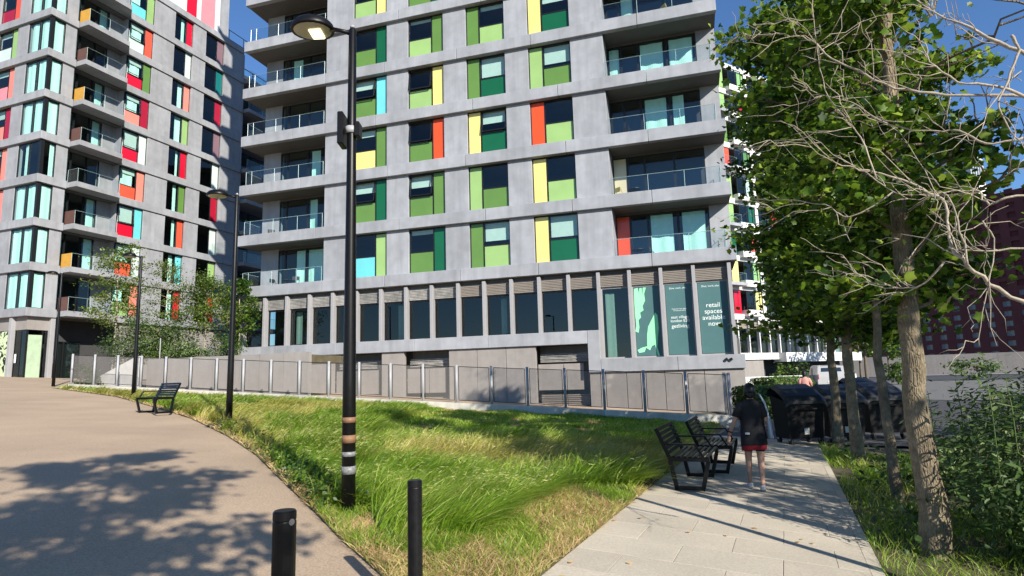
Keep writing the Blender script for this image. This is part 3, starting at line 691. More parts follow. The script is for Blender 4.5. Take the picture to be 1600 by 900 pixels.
# raised planter behind the fence, at the left
pl = empty('planter_wall', (0, 0, 0)); tag(pl, 'grey concrete planter wall behind the fence under the shrubs', 'wall')
for i in range(7):
    a = FA + FD * (2.0 + i * .93) - FN * 1.6; b_ = FA + FD * (2.0 + (i + 1) * .93) - FN * 1.6; mb = MB()
    c = [a + FU * .01, b_ - FU * .01, b_ - FU * .01 - FN * .25, a + FU * .01 - FN * .25]
    mb.v = [(p[0], p[1], .3) for p in c] + [(p[0], p[1], 3.05 + (i > 5) * .02) for p in c]
    mb.f = [(4, 5, 6, 7)] + [(k, (k + 1) % 4, 4 + (k + 1) % 4, 4 + k) for k in range(4)]; mb.put('wall_panel', WALLP, pl)
c = [FA + FD * 2.05 - FN * 1.86, FA + FD * 8.5 - FN * 1.86, FA + FD * 8.5 - FN * 5, FA + FD * 2.05 - FN * 5]
MB().prism([tuple(p) for p in c], 2.6, 2.95).put('planter_soil', SOIL, pl)
rw = MB(); c = [FA + FD * .3 - FN * 1.0, FA + FD * 2.0 - FN * 1.0]
rw.v = [(c[0][0], c[0][1], 1.5), (c[1][0], c[1][1], 1.5), (c[1][0], c[1][1], 3.2), (c[0][0], c[0][1], 2.25)]; k_ = [(v[0] - FN[0] * .3, v[1] - FN[1] * .3, v[2]) for v in rw.v]; rw.v += k_
rw.f = [(0, 1, 2, 3), (7, 6, 5, 4)] + [(i, 4 + i, 4 + (i + 1) % 4, (i + 1) % 4) for i in range(4)]
tag(rw.put('ramp_wall', mat('white_concrete', (.62, .61, .58), .8)), 'white sloping ramp wall behind the left end of the fence', 'wall')
hr = empty('handrail', (0, 0, 0)); tag(hr, 'dark sloping handrail above the white ramp wall', 'handrail'); mb = MB()
a, b_ = FA - FD * .2 - FN * 2.2, FA + FD * 2.2 - FN * 2.2
mb.tube([(a[0], a[1], 2.9), (b_[0], b_[1], 4.2)], .03, 6).put('rail', FRAME, hr)
for u in (.05, .5, .95): p = a + (b_ - a) * u; MB().tube([(p[0], p[1], 1.8), (p[0], p[1], 2.9 + 1.3 * u)], .025, 6).put('post', STEEL, hr)

# ------------------------------------------------------------------ lamps, bollards, benches, bins
BLACK = mat('black_paint', (.005, .005, .0055), .4, var=.5, scale=30, spec=.25)
BRN = mat('brown_tape', (.21, .115, .06), .6, var=.2, scale=40); TAPE = mat('silver_tape', (.18, .18, .18), .45, var=.35, scale=35)
EMI, nt_, b__ = new_mat('lit_lens'); b__.inputs['Emission Color'].default_value = (1, .86, .5, 1); b__.inputs['Emission Strength'].default_value = 2.2; b__.inputs[0].default_value = (.8, .7, .5, 1)
LENS = mat('lamp_bowl', (.42, .40, .30), .25, var=.1)
def lamp(base, rot, label, detail=False, lean=0):
    e = empty('street_lamp', tuple(base), rot, label, 'street lamp', 'black path lamps'); e.rotation_euler.y = lean
    H = 5.85
    MB().tube([(0, 0, -.2), (0, 0, 1.5), (0, 0, 3.5), (0, 0, H - .03), (0, 0, H)], [.078, .074, .06, .046, .03], 14).put('column', BLACK, e, smooth=True)
    MB().tube([(0, 0, H), (0, 0, H + .02), (0, 0, H + .05)], [.03, .036, .01], 8).put('finial', STEEL, e, smooth=True)
    MB().tube([(-.04, 0, H - .06), (-.16, 0, H - .02), (-.28, 0, H + .0)], [.03, .024, .034], 8).put('arm', BLACK, e, smooth=True)
    mb = MB(); prof = [(.03, .12), (.13, .115), (.2, .085), (.235, .045), (.25, -.01), (.245, -.03), (.215, -.03)]; n = 20; cx = -.50
    for (r_, z) in prof:
        for k in range(n): w = 2 * math.pi * k / n; mb.v.append((cx + r_ * 1.08 * math.cos(w), r_ * .92 * math.sin(w), H + .01 + z))
    for j in range(len(prof) - 1):
        for k in range(n): mb.f.append((j * n + k, j * n + (k + 1) % n, (j + 1) * n + (k + 1) % n, (j + 1) * n + k)[::-1])
    mb.f.append(tuple(range(n)))
    hd = mb.put('lamp_head', BLACK, e, smooth=True)
    mb = MB(); n = 18
    for (r_, z) in ((.216, -.028), (.19, -.045), (.12, -.062), (.02, -.068)):
        for k in range(n): w = 2 * math.pi * k / n; mb.v.append((cx + r_ * 1.08 * math.cos(w), r_ * .92 * math.sin(w), H + .01 + z))
    for j in range(3):
        for k in range(n): mb.f.append((j * n + k, j * n + (k + 1) % n, (j + 1) * n + (k + 1) % n, (j + 1) * n + k)[::-1])
    mb.put('lens', LENS, hd, smooth=True)
    if detail:
        MB().cbox(cx - .02, cx + .13, -.10, .10, H + .01 - .085, H + .01 - .058, .02).put('light_source', EMI, hd)
        for z, h, m_, r_ in ((1.06, .06, BRN, .0795), (.85, .085, BRN, .080), (.685, .05, TAPE, .0798), (.51, .085, TAPE, .0802)):
            MB().tube([(0, 0, z - h / 2), (0, 0, z + h / 2)], r_, 16).put('tape_band', m_, e, smooth=True)
        bx = MB(); bx.cbox(-.15, -.08, -.11, .11, 4.31, 4.72, .012); bx.put('sign_box', BLACK, e)
        MB().cbox(.045, .11, -.08, .08, 4.41, 4.60, .012).put('bracket_box', BLACK, e)
        MB().tube([(0, 0, 4.47), (0, 0, 4.55)], .075, 14).put('clamp', STEEL, e, smooth=True)
    return e
lamp(gnd(544, 808), 0, 'tall black lamp post in the lawn with tape bands and a lit head', True)
lamp(gnd(357, 672), 0, 'black lamp post at the path edge, second nearest')
lamp(gnd(208, 622), 0, 'black lamp post beside the lone bench on the brown path')
lamp(gnd(83, 604), 0, 'farthest black lamp post at the top of the path by the left block')
def bollard(p, h, r_, label):
    e = empty('bollard', tuple(p), 0, label, 'bollard', 'black bollards in the foreground')
    MB().tube([(0, 0, -.1), (0, 0, h - .05), (0, 0, h - .045), (0, 0, h - .04), (0, 0, h - .008), (0, 0, h)], [r_, r_, r_ * .95, r_, r_, r_ * .88], 24).put('post', BLACK, e)
    return e
p = at(445, 797, 2.95); bl = bollard((p[0], p[1], float(G(p[0], p[1]))), p[2] - float(G(p[0], p[1])), .053, 'wider black bollard at the bottom edge on the brown path')
q = MB(); q.tube([(.0435, -.0285, .92 * (p[2] - .2) + .12), (.0452, -.0296, .92 * (p[2] - .2) + .12)], .015, 14); q.put('round_badge', mat('dull_badge', (.09, .09, .095), .5), bl)
p = at(648, 750, 4.3); bollard((p[0], p[1], float(G(p[0], p[1]))), p[2] - float(G(p[0], p[1])), .05, 'narrower black bollard standing in the dry grass')

def bench(p, rot, length, label):
    """y is the facing direction, x the length"""
    e = empty('bench', tuple(p), rot, label, 'bench', 'black slatted benches'); L = length
    M = BLACK
    for x in (.05, L - .05):
        mb = MB(); w = .035
        loop = [(.02, .42), (.10, .0), (.46, .0), (.56, .42)]
        def bar(a, b_, tk=.028, ww=.03):
            A = Vector((x, a[0], a[1])); B = Vector((x, b_[0], b_[1])); d = (B - A).normalized(); nrm = Vector((0, -d.z, d.y))
            b0 = len(mb.v)
            for P_ in (A, B):
                for (sx, sn_) in ((-ww, -tk), (ww, -tk), (ww, tk), (-ww, tk)): mb.v.append(tuple(P_ + Vector((sx, 0, 0)) + nrm * sn_))
            mb.f.extend([(b0, b0 + 1, b0 + 2, b0 + 3), (b0 + 7, b0 + 6, b0 + 5, b0 + 4)] + [(b0 + i, b0 + 4 + i, b0 + 4 + (i + 1) % 4, b0 + (i + 1) % 4) for i in range(4)])
        bar((.02, .41), (.10, .0)); bar((.07, .028), (.49, .028)); bar((.46, .0), (.56, .41)); bar((.0, .43), (.58, .43))
        mb.put('leg_frame', M, e)
        mb = MB(); bar((.04, .38), (-.16, .86), .025, .02); mb.put('back_upright', M, e)
        mb = MB(); bar((-.08, .64), (.40, .64), .012, .025); bar((.38, .645), (.50, .45), .012, .024); mb.put('armrest', M, e)
    for i in range(7):
        y = .05 + i * .078; MB().cbox(.0, L, y, y + .05, .45, .475, .006).put('seat_slat', M, e)
    for i in range(6):
        z = .50 + i * .065; y = .02 - (z - .42) * .42 + .03
        Mx = Matrix.Translation((0, y, z)) @ Matrix.Rotation(math.radians(22.5), 4, 'X')
        mb = MB(); mb.box(0, L, -.012, .012, 0, .05, Mx); mb.put('back_slat', M, e)
    return e
# local x runs along the path (U), y faces NV: U x NV = -z, so length runs towards the camera: use x=-U
rotB = math.atan2(-U[1], -U[0])
def bench_at(px, py, L, label):
    p = gnd(px, py); o = p[:2] + U * L
    return bench((o[0], o[1], float(G(*p[:2])) + .033), rotB, L, label)
bench_at(1047, 769, 1.3, 'nearer black slatted bench facing the stone path')
bench_at(1092, 742, 1.25, 'farther black slatted bench behind the first, facing the stone path')
p = gnd(243, 644); q2 = np.array([-.55, .835]); fd = np.array([-.62, -.785])
# x along length so that y=fd : y = z x x -> x = (fd.y,-fd.x)
xd = np.array([fd[1], -fd[0]]); bench((p[0] - xd[0] * 1.3, p[1] - xd[1] * 1.3, float(G(*p[:2]))), math.atan2(xd[1], xd[0]), 1.3, 'lone black bench at the left on the edge of the brown path')

BINM = mat('black_plastic', (.004, .004, .0045), .6, var=.2, scale=8, spec=.25); LIDM = mat('bin_lid', (.022, .023, .026), .45, var=.2, scale=5); RUB = mat('rubber', (.02, .02, .02), .8); WHL = mat('white_sticker', (.6, .6, .58), .6)
def wheelie(p, rot, label, w=1.04):
    e = empty('waste_bin', tuple(p), rot, label, 'waste bin', 'black waste containers'); e.scale = (1, 1, 1.27); h = w / 2; b = .38
    mb = MB(); mb.v = [(-h * .9, -b * .85, .14), (h * .9, -b * .85, .14), (h * .9, b * .85, .14), (-h * .9, b * .85, .14), (-h, -b, .86), (h, -b, .86), (h, b, 1.0), (-h, b, 1.0)]
    mb.f = [(3, 2, 1, 0)] + [(i, (i + 1) % 4, 4 + (i + 1) % 4, 4 + i) for i in range(4)]; body = mb.put('body', BINM, e)
    for z in (.3, .5, .68):
        MB().cbox(-h * .93, h * .93, -b * .985 + (.68 - z) * .1, -b * .9, z, z + .03, .008).put('rib', BINM, body)
    mb = MB(); o_ = .05
    rows = [(-b - o_, .82), (-b - o_, .88), (-b + .05, .98), (-.05, 1.12), (b * .6, 1.2), (b + .02, 1.14), (b + .02, 1.0)]
    for (y, z) in rows:
        for x in (-h - o_, -h * .85, h * .85, h + o_): mb.v.append((x, y, z - (.06 if abs(x) > h else 0)))
    for j in range(len(rows) - 1):
        for k in range(3): mb.f.append((j * 4 + k, j * 4 + k + 1, j * 4 + k + 5, j * 4 + k + 4))
    mb.put('lid', LIDM, e)
    for sx in (-1, 1):
        for sy in (-1, 1):
            MB().tube([(sx * h * .78 - .03, sy * b * .7, .08), (sx * h * .78 + .03, sy * b * .7, .08)], .08, 12).put('wheel', RUB, e)
            MB().box(sx * h * .78 - .045, sx * h * .78 + .045, sy * b * .7 - .03, sy * b * .7 + .03, .10, .17).put('castor', STEEL, e)
    MB().box(-.07, .06, -b * .88 - .02, -b * .88, .22, .34).put('sticker', WHL, e)
    MB().tube([(-h * .5, -b - .07, .72), (h * .5, -b - .07, .72)], .018, 6).put('handle', BINM, e)
    return e
for px, py, r_, lb in ((1251, 695, .12, 'leftmost black waste container at the end of the stone path'), (1315, 694, .08, 'second black waste container, half hidden by the far trunks'), (1380, 693, .02, 'rightmost black waste container, behind the slim trunk')):
    p = gnd(px, py); wheelie((p[0], p[1], float(G(p[0], p[1])) + .015), r_, lb)
for px, py, lb in ((1350, 672, 'black waste container standing behind the front row'),):
    p = gnd(px, py); wheelie((p[0], p[1], float(G(p[0], p[1])) + .015), .1, lb)
# ------------------------------------------------------------------ vegetation kit
STAR = np.array([(0, .02), (0, -.34), (.2, -.27), (.40, -.20), (.36, -.02), (.52, .22), (.25, .26), (.02, .56), (-.23, .28), (-.48, .24), (-.37, -.04), (-.42, -.18), (-.18, -.29)])
LONG = np.array([(0, -.5), (.13, -.2), (.15, .05), (0, .5), (-.15, .05), (-.13, -.2)])
OVAL = np.array([(0, -.5), (.24, -.22), (.27, .1), (0, .5), (-.27, .1), (-.24, -.22)])
def leaves(P, size, tmpl, N=None, up=.7, jit=.35, fold=.3, along=None):
    """leaf polygons: P centres; returns vertices and faces"""
    n = len(P); k = len(tmpl)
    if N is None: N = rng.normal(size=(n, 3)) * .55 + [0, 0, up]
    N = N / np.linalg.norm(N, axis=1, keepdims=True)
    A = rng.normal(size=(n, 3)) if along is None else along + rng.normal(size=(n, 3)) * .35
    A = A - N * (A * N).sum(1, keepdims=True); A /= np.linalg.norm(A, axis=1, keepdims=True); B = np.cross(N, A)
    S = size * (1 + rng.uniform(-jit, jit, n)); t = tmpl
    V = P[:, None] + (B[:, None] * t[None, :, :1] + A[:, None] * t[None, :, 1:2]) * S[:, None, None]
    V += N[:, None] * (fold * np.abs(t[None, :, :1]) * S[:, None, None]) * rng.uniform(-1, 1.4, (n, 1, 1))
    base = (np.arange(n) * k)[:, None]
    if tmpl is STAR:
        f = np.array([(0, i, i + 1 if i < 12 else 1) for i in range(1, 13)]); F = (base[:, :, None] + f[None]).reshape(-1, 3)
    else:
        f = np.array([(0, 1, 2, 3), (0, 3, 4, 5)]); F = (base[:, :, None] + f[None]).reshape(-1, 4)
    return V.reshape(-1, 3), F
PLANE = leaf_mat('plane_leaves', (.018, .056, .006), (.125, .225, .018), (.30, .41, .055), trans=.42, rough=.42, pscale=.8)
PLANE2 = leaf_mat('shade_leaves', (.024, .066, .010), (.10, .19, .02), (.22, .31, .05), trans=.42, pscale=.8)
FEATH = leaf_mat('feathery_leaves', (.05, .10, .012), (.12, .18, .02), (.22, .26, .05), trans=.3, pscale=.5)
SHRUBM = leaf_mat('shrub_leaves', (.03, .07, .016), (.105, .175, .045), (.26, .33, .14), trans=.3, rough=.5)
HEDGEM = leaf_mat('hedge_leaves', (.03, .07, .012), (.09, .16, .025), (.14, .22, .04), trans=.25)
BARK = mat('plane_bark', (.23, .185, .12), .9, var=.3, scale=14, var2=.3, scale2=4, bump=.9, bscale=45)
BARKD = mat('dark_bark', (.13, .105, .075), .9, var=.25, scale=9, bump=.8, bscale=45)
TWIG = mat('pale_dead_twig', (.36, .31, .24), .85, var=.25, scale=14, bump=.4)
def bark_mat():
    nt = BARK.node_tree; b = nt.nodes['Principled BSDF']; geo = nd(nt, 'ShaderNodeNewGeometry'); ma = nd(nt, 'ShaderNodeMapping'); ma.inputs['Scale'].default_value = (40, 40, 9)
    vo = nd(nt, 'ShaderNodeTexVoronoi', feature='DISTANCE_TO_EDGE'); nt.links.new(geo.outputs['Position'], ma.inputs[0])
    no = nd(nt, 'ShaderNodeTexNoise'); no.inputs['Scale'].default_value = 9; nt.links.new(geo.outputs['Position'], no.inputs['Vector'])
    va = nd(nt, 'ShaderNodeVectorMath', operation='MULTIPLY_ADD'); va.inputs[1].default_value = (1.6, 1.6, 1.6); nt.links.new(no.outputs['Color'], va.inputs[0]); nt.links.new(ma.outputs[0], va.inputs[2]); nt.links.new(va.outputs[0], vo.inputs['Vector']); vo.inputs['Scale'].default_value = 1.0
    bp = nd(nt, 'ShaderNodeBump'); bp.inputs['Strength'].default_value = .7; bp.inputs['Distance'].default_value = .02
    mr = nd(nt, 'ShaderNodeMapRange'); mr.inputs[2].default_value = .25; nt.links.new(vo.outputs['Distance'], mr.inputs[0]); nt.links.new(mr.outputs[0], bp.inputs['Height']); nt.links.new(bp.outputs[0], b.inputs['Normal'])
bark_mat()

def vnoise(x, y, s, seed):
    r = np.random.default_rng(seed); g = r.random((64, 64)); X = x * s % 63; Y = y * s % 63; i = X.astype(int); j = Y.astype(int); a = X - i; b = Y - j; a = a * a * (3 - 2 * a); b = b * b * (3 - 2 * b)
    return (g[i, j] * (1 - a) + g[(i + 1) % 64, j] * a) * (1 - b) + (g[i, (j + 1) % 64] * (1 - a) + g[(i + 1) % 64, (j + 1) % 64] * a) * b
def curve_pts(a, b, n, sag, wob, r):
    a = np.array(a, float); b = np.array(b, float); L = np.linalg.norm(b - a); u = np.linspace(0, 1, n)[:, None]
    p = a + (b - a) * u; p[:, 2] += sag * L * np.sin(np.pi * u[:, 0]); w = r.normal(size=(n, 3)) * wob * L * (np.sin(np.pi * u) * .8 + .2 * u); w[0] = 0
    return p + w
def tree(base, trunk, rad, limbs_z, cen, rx, rz, nl, label, leaf=.15, per=24, subs=6, m=None, bark=None, seed=1, name='street_tree', tmpl=STAR, clear=None, group=None, cat='tree', spread=.22, keep=None, updir=.35):
    """trunk: points from the base up; limbs reach out to an ellipsoid round cen; leaves sit in clumps along the twigs"""
    r = np.random.default_rng(seed); base = np.array(base, float)
    e = empty(name, tuple(base), 0, label, cat, group)
    T = np.array(trunk, float); nT = len(T); bark = bark or BARK
    rr = [rad * (1 - .72 * (i / (nT - 1)) ** 1.1) for i in range(nT)]; rr[0] = rad * 1.25
    TT = np.concatenate([np.linspace(T[i], T[i + 1], 5)[:-1] for i in range(nT - 1)] + [T[-1:]]); RR = np.interp(np.linspace(0, 1, len(TT)), np.linspace(0, 1, nT), rr)
    TT[2:, :2] += r.normal(size=(len(TT) - 2, 2)) * rad * .08
    MB().tube(TT, RR * (1 + r.normal(size=len(RR)) * .03), 16).put('trunk', bark, e, smooth=True, centre=False)
    bb = MB(); LP = []; LD = []; cen = np.array(cen, float)
    for i in range(nl):
        h = limbs_z[0] + (limbs_z[1] - limbs_z[0]) * ((i + r.uniform(0, .8)) / nl); st = np.array([np.interp(h, T[:, 2], T[:, 0]), np.interp(h, T[:, 2], T[:, 1]), h]); az = i * 2.4 + r.uniform(-.4, .4)
        rel = (h - limbs_z[0]) / (limbs_z[1] - limbs_z[0]); zt = h + updir * rx * r.uniform(.3, 1.5)
        zz = np.clip((zt - cen[2]) / rz, -.97, .97); rad_here = rx * math.sqrt(1 - zz * zz) * r.uniform(.7, 1.1)
        tip = np.array([cen[0] + math.cos(az) * rad_here, cen[1] + math.sin(az) * rad_here, zt])
        P = curve_pts(st, tip, 7, .06, .05, r); r0 = np.interp(h, T[:, 2], [rr[k] for k in range(nT)]) * .3
        bb.tube(P, np.linspace(r0, .008, 7), 6, cap=False)
        for j in range(subs):
            u = .28 + .72 * (j + r.uniform(0, .9)) / subs; q = np.array([np.interp(u, np.linspace(0, 1, 7), P[:, k]) for k in range(3)])
            d = r.normal(size=3); d[2] = abs(d[2]) * .35 - .12; d += (tip - st) / np.linalg.norm(tip - st) * .7; d /= np.linalg.norm(d); ln = rx * r.uniform(.25, .5)
            S = curve_pts(q, q + d * ln, 5, -.03, .06, r); bb.tube(S, np.linspace(r0 * .35 + .004, .004, 5), 4, cap=False)
            cl = S[r.integers(1, 5, per)] + r.normal(size=(per, 3)) * spread * rx * .5 * np.array([1, 1, .7]); LP.append(cl)
    bb.put('branches', bark, e, smooth=True, centre=False)
    LP = np.concatenate(LP)
    if keep is not None: LP = LP[keep(LP + base)]
    V, F = leaves(LP, leaf, tmpl); me = np_mesh('crown', V, [F], m or PLANE)
    put('crown', me, None, e, centre=False)
    return e
def tbase(px, py): p = gnd(px, py); return np.array([p[0], p[1], float(G(p[0], p[1]))])
def rel(b, pts, Y): return [tuple(at(px, py, Y) - b) for px, py in pts]

# street trees along the path
b1 = tbase(1465, 872)
tree(b1, [(0, 0, -.2)] + rel(b1, [(1440, 690), (1424, 540), (1412, 400), (1396, 260), (1388, 60), (1378, -120), (1372, -320)], b1[1]), .125, (2.3, 8.2), (.0, 0, 5.6), 1.35, 3.6, 26, 'big street tree with flaking bark, nearest on the right', per=80, leaf=.098, seed=3, group='street trees beside the stone path',
     keep=lambda P: ~((P[:, 0] > 4.15) & (P[:, 2] > 4.0) & (vnoise(P[:, 0] * 2 + 9, P[:, 2] * 2, .8, 77) < .56)) & (P[:, 1] > 5.3) & ~((P[:, 0] < 3.1) & (rng.random(len(P)) < .5)))
b2 = tbase(1405, 786)
tree(b2, [(0, 0, -.2)] + rel(b2, [(1390, 690), (1372, 560), (1366, 400), (1350, 200), (1340, -60), (1335, -160)], b2[1]), .075, (2.5, 8.6), (.1, 0, 6.0), 1.35, 4.2, 34, 'slim street tree with dappled trunk, second nearest on the right', per=95, leaf=.102, seed=5, group='street trees beside the stone path')
b3 = tbase(1343, 727)
tree(b3, [(0, 0, -.2)] + rel(b3, [(1335, 650), (1324, 560), (1318, 400), (1310, 200), (1300, -20), (1296, -100)], b3[1]), .12, (2.3, 10.4), (.15, 0, 6.3), 1.75, 5.2, 40, 'shaded street tree before the bins, third from the camera', per=105, leaf=.118, seed=8, m=PLANE, group='street trees beside the stone path')
b4 = tbase(1311, 702)
tree(b4, [(0, 0, -.2)] + rel(b4, [(1305, 620), (1298, 545), (1292, 400), (1286, 200), (1280, 40), (1276, -30)], b4[1]), .115, (2.2, 10.8), (.25, 0, 6.3), 1.8, 5.4, 40, 'dark trunked street tree farthest along the path, beside the bins', per=100, leaf=.13, seed=9, m=PLANE2, group='street trees beside the stone path')
# trees beside and behind the camera whose shade falls across the paths
def off_tree(x, y, h, rx, label, seed, cz=None, rz=None, nl=22, per=42, leaf=.14, lo=.32):
    b = np.array([x, y, float(G(x, y))])
    tree(b, [(0, 0, -.2), (.03, .02, h * .3), (-.03, .05, h * .6), (0, 0, h * .93)], .12, (h * lo, h * .9), (0, 0, cz or h * .62), rx, rz or h * .38, nl, label, leaf=leaf, per=per, seed=seed, group='street trees beside the stone path')
off_tree(1.2, -2.7, 9.6, 1.45, 'street tree behind the viewpoint casting its shade over the brown path', 21, nl=22, per=55)
off_tree(8.6, 2.0, 8.2, 2.0, 'street tree right of the frame shading the benches', 22, lo=.55, cz=6.4, rz=1.9)
off_tree(10.6, 6.4, 8.6, 2.1, 'street tree right of the frame shading the walking person', 23, lo=.5, cz=6.4, rz=2.2)

off_tree(13.0, 9.0, 9.0, 2.3, 'street tree right of the frame shading the bins', 24, lo=.3)
off_tree(15.4, 13.0, 9.0, 2.4, 'street tree right of the frame shading the yard', 25, lo=.3)
# bare tree at the right edge: pale dead limbs reaching into the picture
db = np.array([4.25, 3.95, float(G(4.25, 3.95))])
dt = empty('bare_tree', tuple(db), 0, 'leafless tree at the right edge with long pale bare limbs', 'tree')
MB().tube([(0, 0, -.2), (.02, .0, 1.2), (.05, .05, 2.4), (.0, .1, 3.6), (-.05, .1, 5.2)], [.07, .06, .055, .045, .02], 12).put('trunk', BARK, dt, smooth=True)
LIMB = [ # pixel paths with a depth at each end
    ([(1640, 490), (1560, 452), (1512, 415), (1482, 372), (1478, 320), (1440, 295), (1380, 270), (1330, 262), (1280, 240), (1240, 200)], 4.3, 4.9, .030, 10),
    ([(1512, 415), (1495, 345), (1478, 305), (1440, 300)], 4.4, 4.5, .018, 4),
    ([(1620, 95), (1560, 65), (1505, 38), (1470, 25), (1420, -10)], 4.2, 4.6, .032, 6),
    ([(1620, 160), (1560, 135), (1495, 128), (1455, 95), (1445, 66)], 4.2, 4.5, .024, 8),
    ([(1600, 150), (1480, 148), (1400, 137), (1340, 110), (1300, 92), (1270, 65), (1235, 55), (1190, 55), (1160, 60)], 4.3, 5.2, .022, 12),
    ([(1580, 55), (1592, 80), (1575, 125), (1560, 170), (1590, 215), (1640, 240)], 4.2, 4.2, .02, 6),
    ([(1640, 385), (1560, 392), (1490, 390)], 4.3, 4.5, .02, 5),
    ([(1640, 300), (1570, 310), (1545, 320), (1530, 298), (1490, 298), (1450, 305), (1400, 300), (1370, 285)], 4.3, 4.8, .018, 8),
    ([(1600, 215), (1540, 225), (1500, 205), (1460, 205), (1390, 195), (1330, 160), (1290, 150), (1240, 130)], 4.3, 5.0, .017, 10),
    ([(1370, 280), (1345, 215), (1320, 185), (1290, 140), (1275, 70), (1270, 0)], 4.7, 5.0, .012, 8),
    ([(1535, 345), (1555, 390), (1540, 470), (1530, 540)], 4.4, 4.4, .012, 4),
    ([(1475, 410), (1440, 445), (1400, 450), (1350, 440), (1320, 462)], 4.6, 5.2, .016, 6),
    ([(1395, 300), (1330, 340), (1290, 320), (1250, 318), (1200, 330)], 4.8, 5.4, .012, 6)]
rT = np.random.default_rng(4)
for pts, Y0_, Y1_, r0, ntw in LIMB:
    P = np.array([at(px, py, Y0_ + (Y1_ - Y0_) * i / (len(pts) - 1)) for i, (px, py) in enumerate(pts)]) - db
    n = len(P); uu = np.linspace(0, n - 1, (n - 1) * 4 + 1); Q = np.zeros((len(uu), 3))
    for a_, u_ in enumerate(uu):     # Catmull-Rom through the points
        i = min(int(u_), n - 2); f_ = u_ - i; p0, p1, p2, p3 = P[max(i - 1, 0)], P[i], P[i + 1], P[min(i + 2, n - 1)]
        Q[a_] = .5 * (2 * p1 + (p2 - p0) * f_ + (2 * p0 - 5 * p1 + 4 * p2 - p3) * f_ ** 2 + (3 * p1 - p0 - 3 * p2 + p3) * f_ ** 3)
    Q[1:-1] += rT.normal(size=(len(Q) - 2, 3)) * .006
    mb = MB(); R_ = np.linspace(r0, .004, len(Q)) * (1 + rT.normal(size=len(Q)) * .08); R_ *= .54; mb.tube(Q, R_, 7)
    for j in range(int(ntw * 1.4)):
        i = rT.integers(len(Q) // 5, len(Q) - 1); d = Q[min(i + 2, len(Q) - 1)] - Q[i - 1]; d /= np.linalg.norm(d) + 1e-6
        d = d + rT.normal(size=3) * .75; d /= np.linalg.norm(d); ln = rT.uniform(.15, .7)
        S = curve_pts(Q[i], Q[i] + d * ln, 6, rT.uniform(-.1, .15), .05, rT); mb.tube(S, np.linspace(max(R_[i] * .45, .004), .002, 6), 5)
        for k in range(rT.integers(1, 4)):
            v = S[rT.integers(1, 5)]; d2 = d + rT.normal(size=3) * .8; d2 /= np.linalg.norm(d2); S2 = curve_pts(v, v + d2 * ln * rT.uniform(.25, .6), 4, .05, .06, rT); mb.tube(S2, np.linspace(.0035, .0015, 4), 4)
    mb.put('limb', TWIG, dt, smooth=True)

# slender trees and shrubs in the planter, far left
def ltree(px, py, ztop_px, rx, leaf, seed, label, m=FEATH, nl=14, per=18, Y=32.5, tm=OVAL, wid=.05):
    b = at(px, py, Y); H = float(at(px, ztop_px, Y)[2] - b[2])
    return tree(b, [(0, 0, -.3), (.03, 0, H * .4), (-.04, 0, H * .75), (0, 0, H)], wid, (H * .28, H * .95), (0, 0, H * .6), rx, H * .42, nl, label, leaf=leaf, per=per, subs=6, seed=seed, m=m, bark=TWIG, name='young_tree', tmpl=tm, group='young trees in the planter', spread=.3)
ltree(176, 572, 392, 1.45, .11, 31, 'bushy young tree in front of the left balconies', nl=22, per=42, wid=.06)
ltree(258, 552, 408, 1.0, .09, 32, 'thin feathery young tree left of the middle lamp post', nl=16, per=30)
ltree(319, 552, 448, 1.45, .10, 33, 'young tree with pale trunk beside the main block', nl=22, per=60)
ltree(372, 560, 440, 1.0, .15, 34, 'young tree half hidden behind the second lamp post', m=PLANE2, nl=14, per=40, Y=35)
def shrub(cen, rx, ry, rz, n, leaf, label, m=SHRUBM, tm=OVAL, name='shrub', cat='shrub', group=None, stems=9, seed=1, shell=.55, up=.5):
    r = np.random.default_rng(seed); e = empty(name, tuple(cen), 0, label, cat, group)
    mb = MB()
    for i in range(stems):
        a = r.uniform(0, 6.28); t = np.array([math.cos(a) * rx * r.uniform(.2, .75), math.sin(a) * ry * r.uniform(.2, .75), rz * r.uniform(.9, 1.7)])
        mb.tube(curve_pts((t[0] * .15, t[1] * .15, -.05), t, 5, .02, .05, r), np.linspace(.018, .006, 5), 5)
    mb.put('stems', BARKD, e, smooth=True)
    k = max(8, n // 45); C = r.normal(size=(k, 3)); C /= np.linalg.norm(C, axis=1, keepdims=True); C *= r.uniform(shell, 1.0, (k, 1)); C = C * [rx, ry, rz] + [0, 0, rz * .95]; C[:, 2] = np.maximum(C[:, 2], .12)
    P = C[r.integers(0, k, n)] + r.normal(size=(n, 3)) * np.array([rx, ry, rz]) * .17; P[:, 2] = np.abs(P[:, 2])
    N = P - [0, 0, rz * .5]; N = N / np.linalg.norm(N, axis=1, keepdims=True) * .6 + rng.normal(size=(n, 3)) * .45 + [0, 0, up]
    V, F = leaves(P, leaf, tm, N); put('foliage', np_mesh('foliage', V, [F], m), None, e, centre=False); return e
for i, (px, py, Y, rx, rz, n, lb) in enumerate([(205, 562, 31.5, 1.3, 1.0, 1300, 'round planter shrub left of the third lamp post'), (240, 560, 32, 1.3, 1.05, 1400, 'planter shrub behind the third lamp post'), (275, 557, 32, 1.2, .95, 1200, 'planter shrub right of the third lamp post'), (352, 556, 32.5, .9, .7, 700, 'small planter shrub left of the second lamp post'), (300, 556, 31.6, .8, .35, 500, 'low planting between the two larger planter shrubs'), (135, 598, 29.8, .6, .55, 350, 'dark shrub behind the left end of the fence')]):
    shrub(at(px, py, Y) - np.array([0, 0, .35]), rx * 1.1, rx * .8, rz * 1.2, n * 3, .10, lb, m=[SHRUBM, FEATH, SHRUBM, HEDGEM, SHRUBM, HEDGEM][i], group='shrubs in the planter', seed=40 + i)
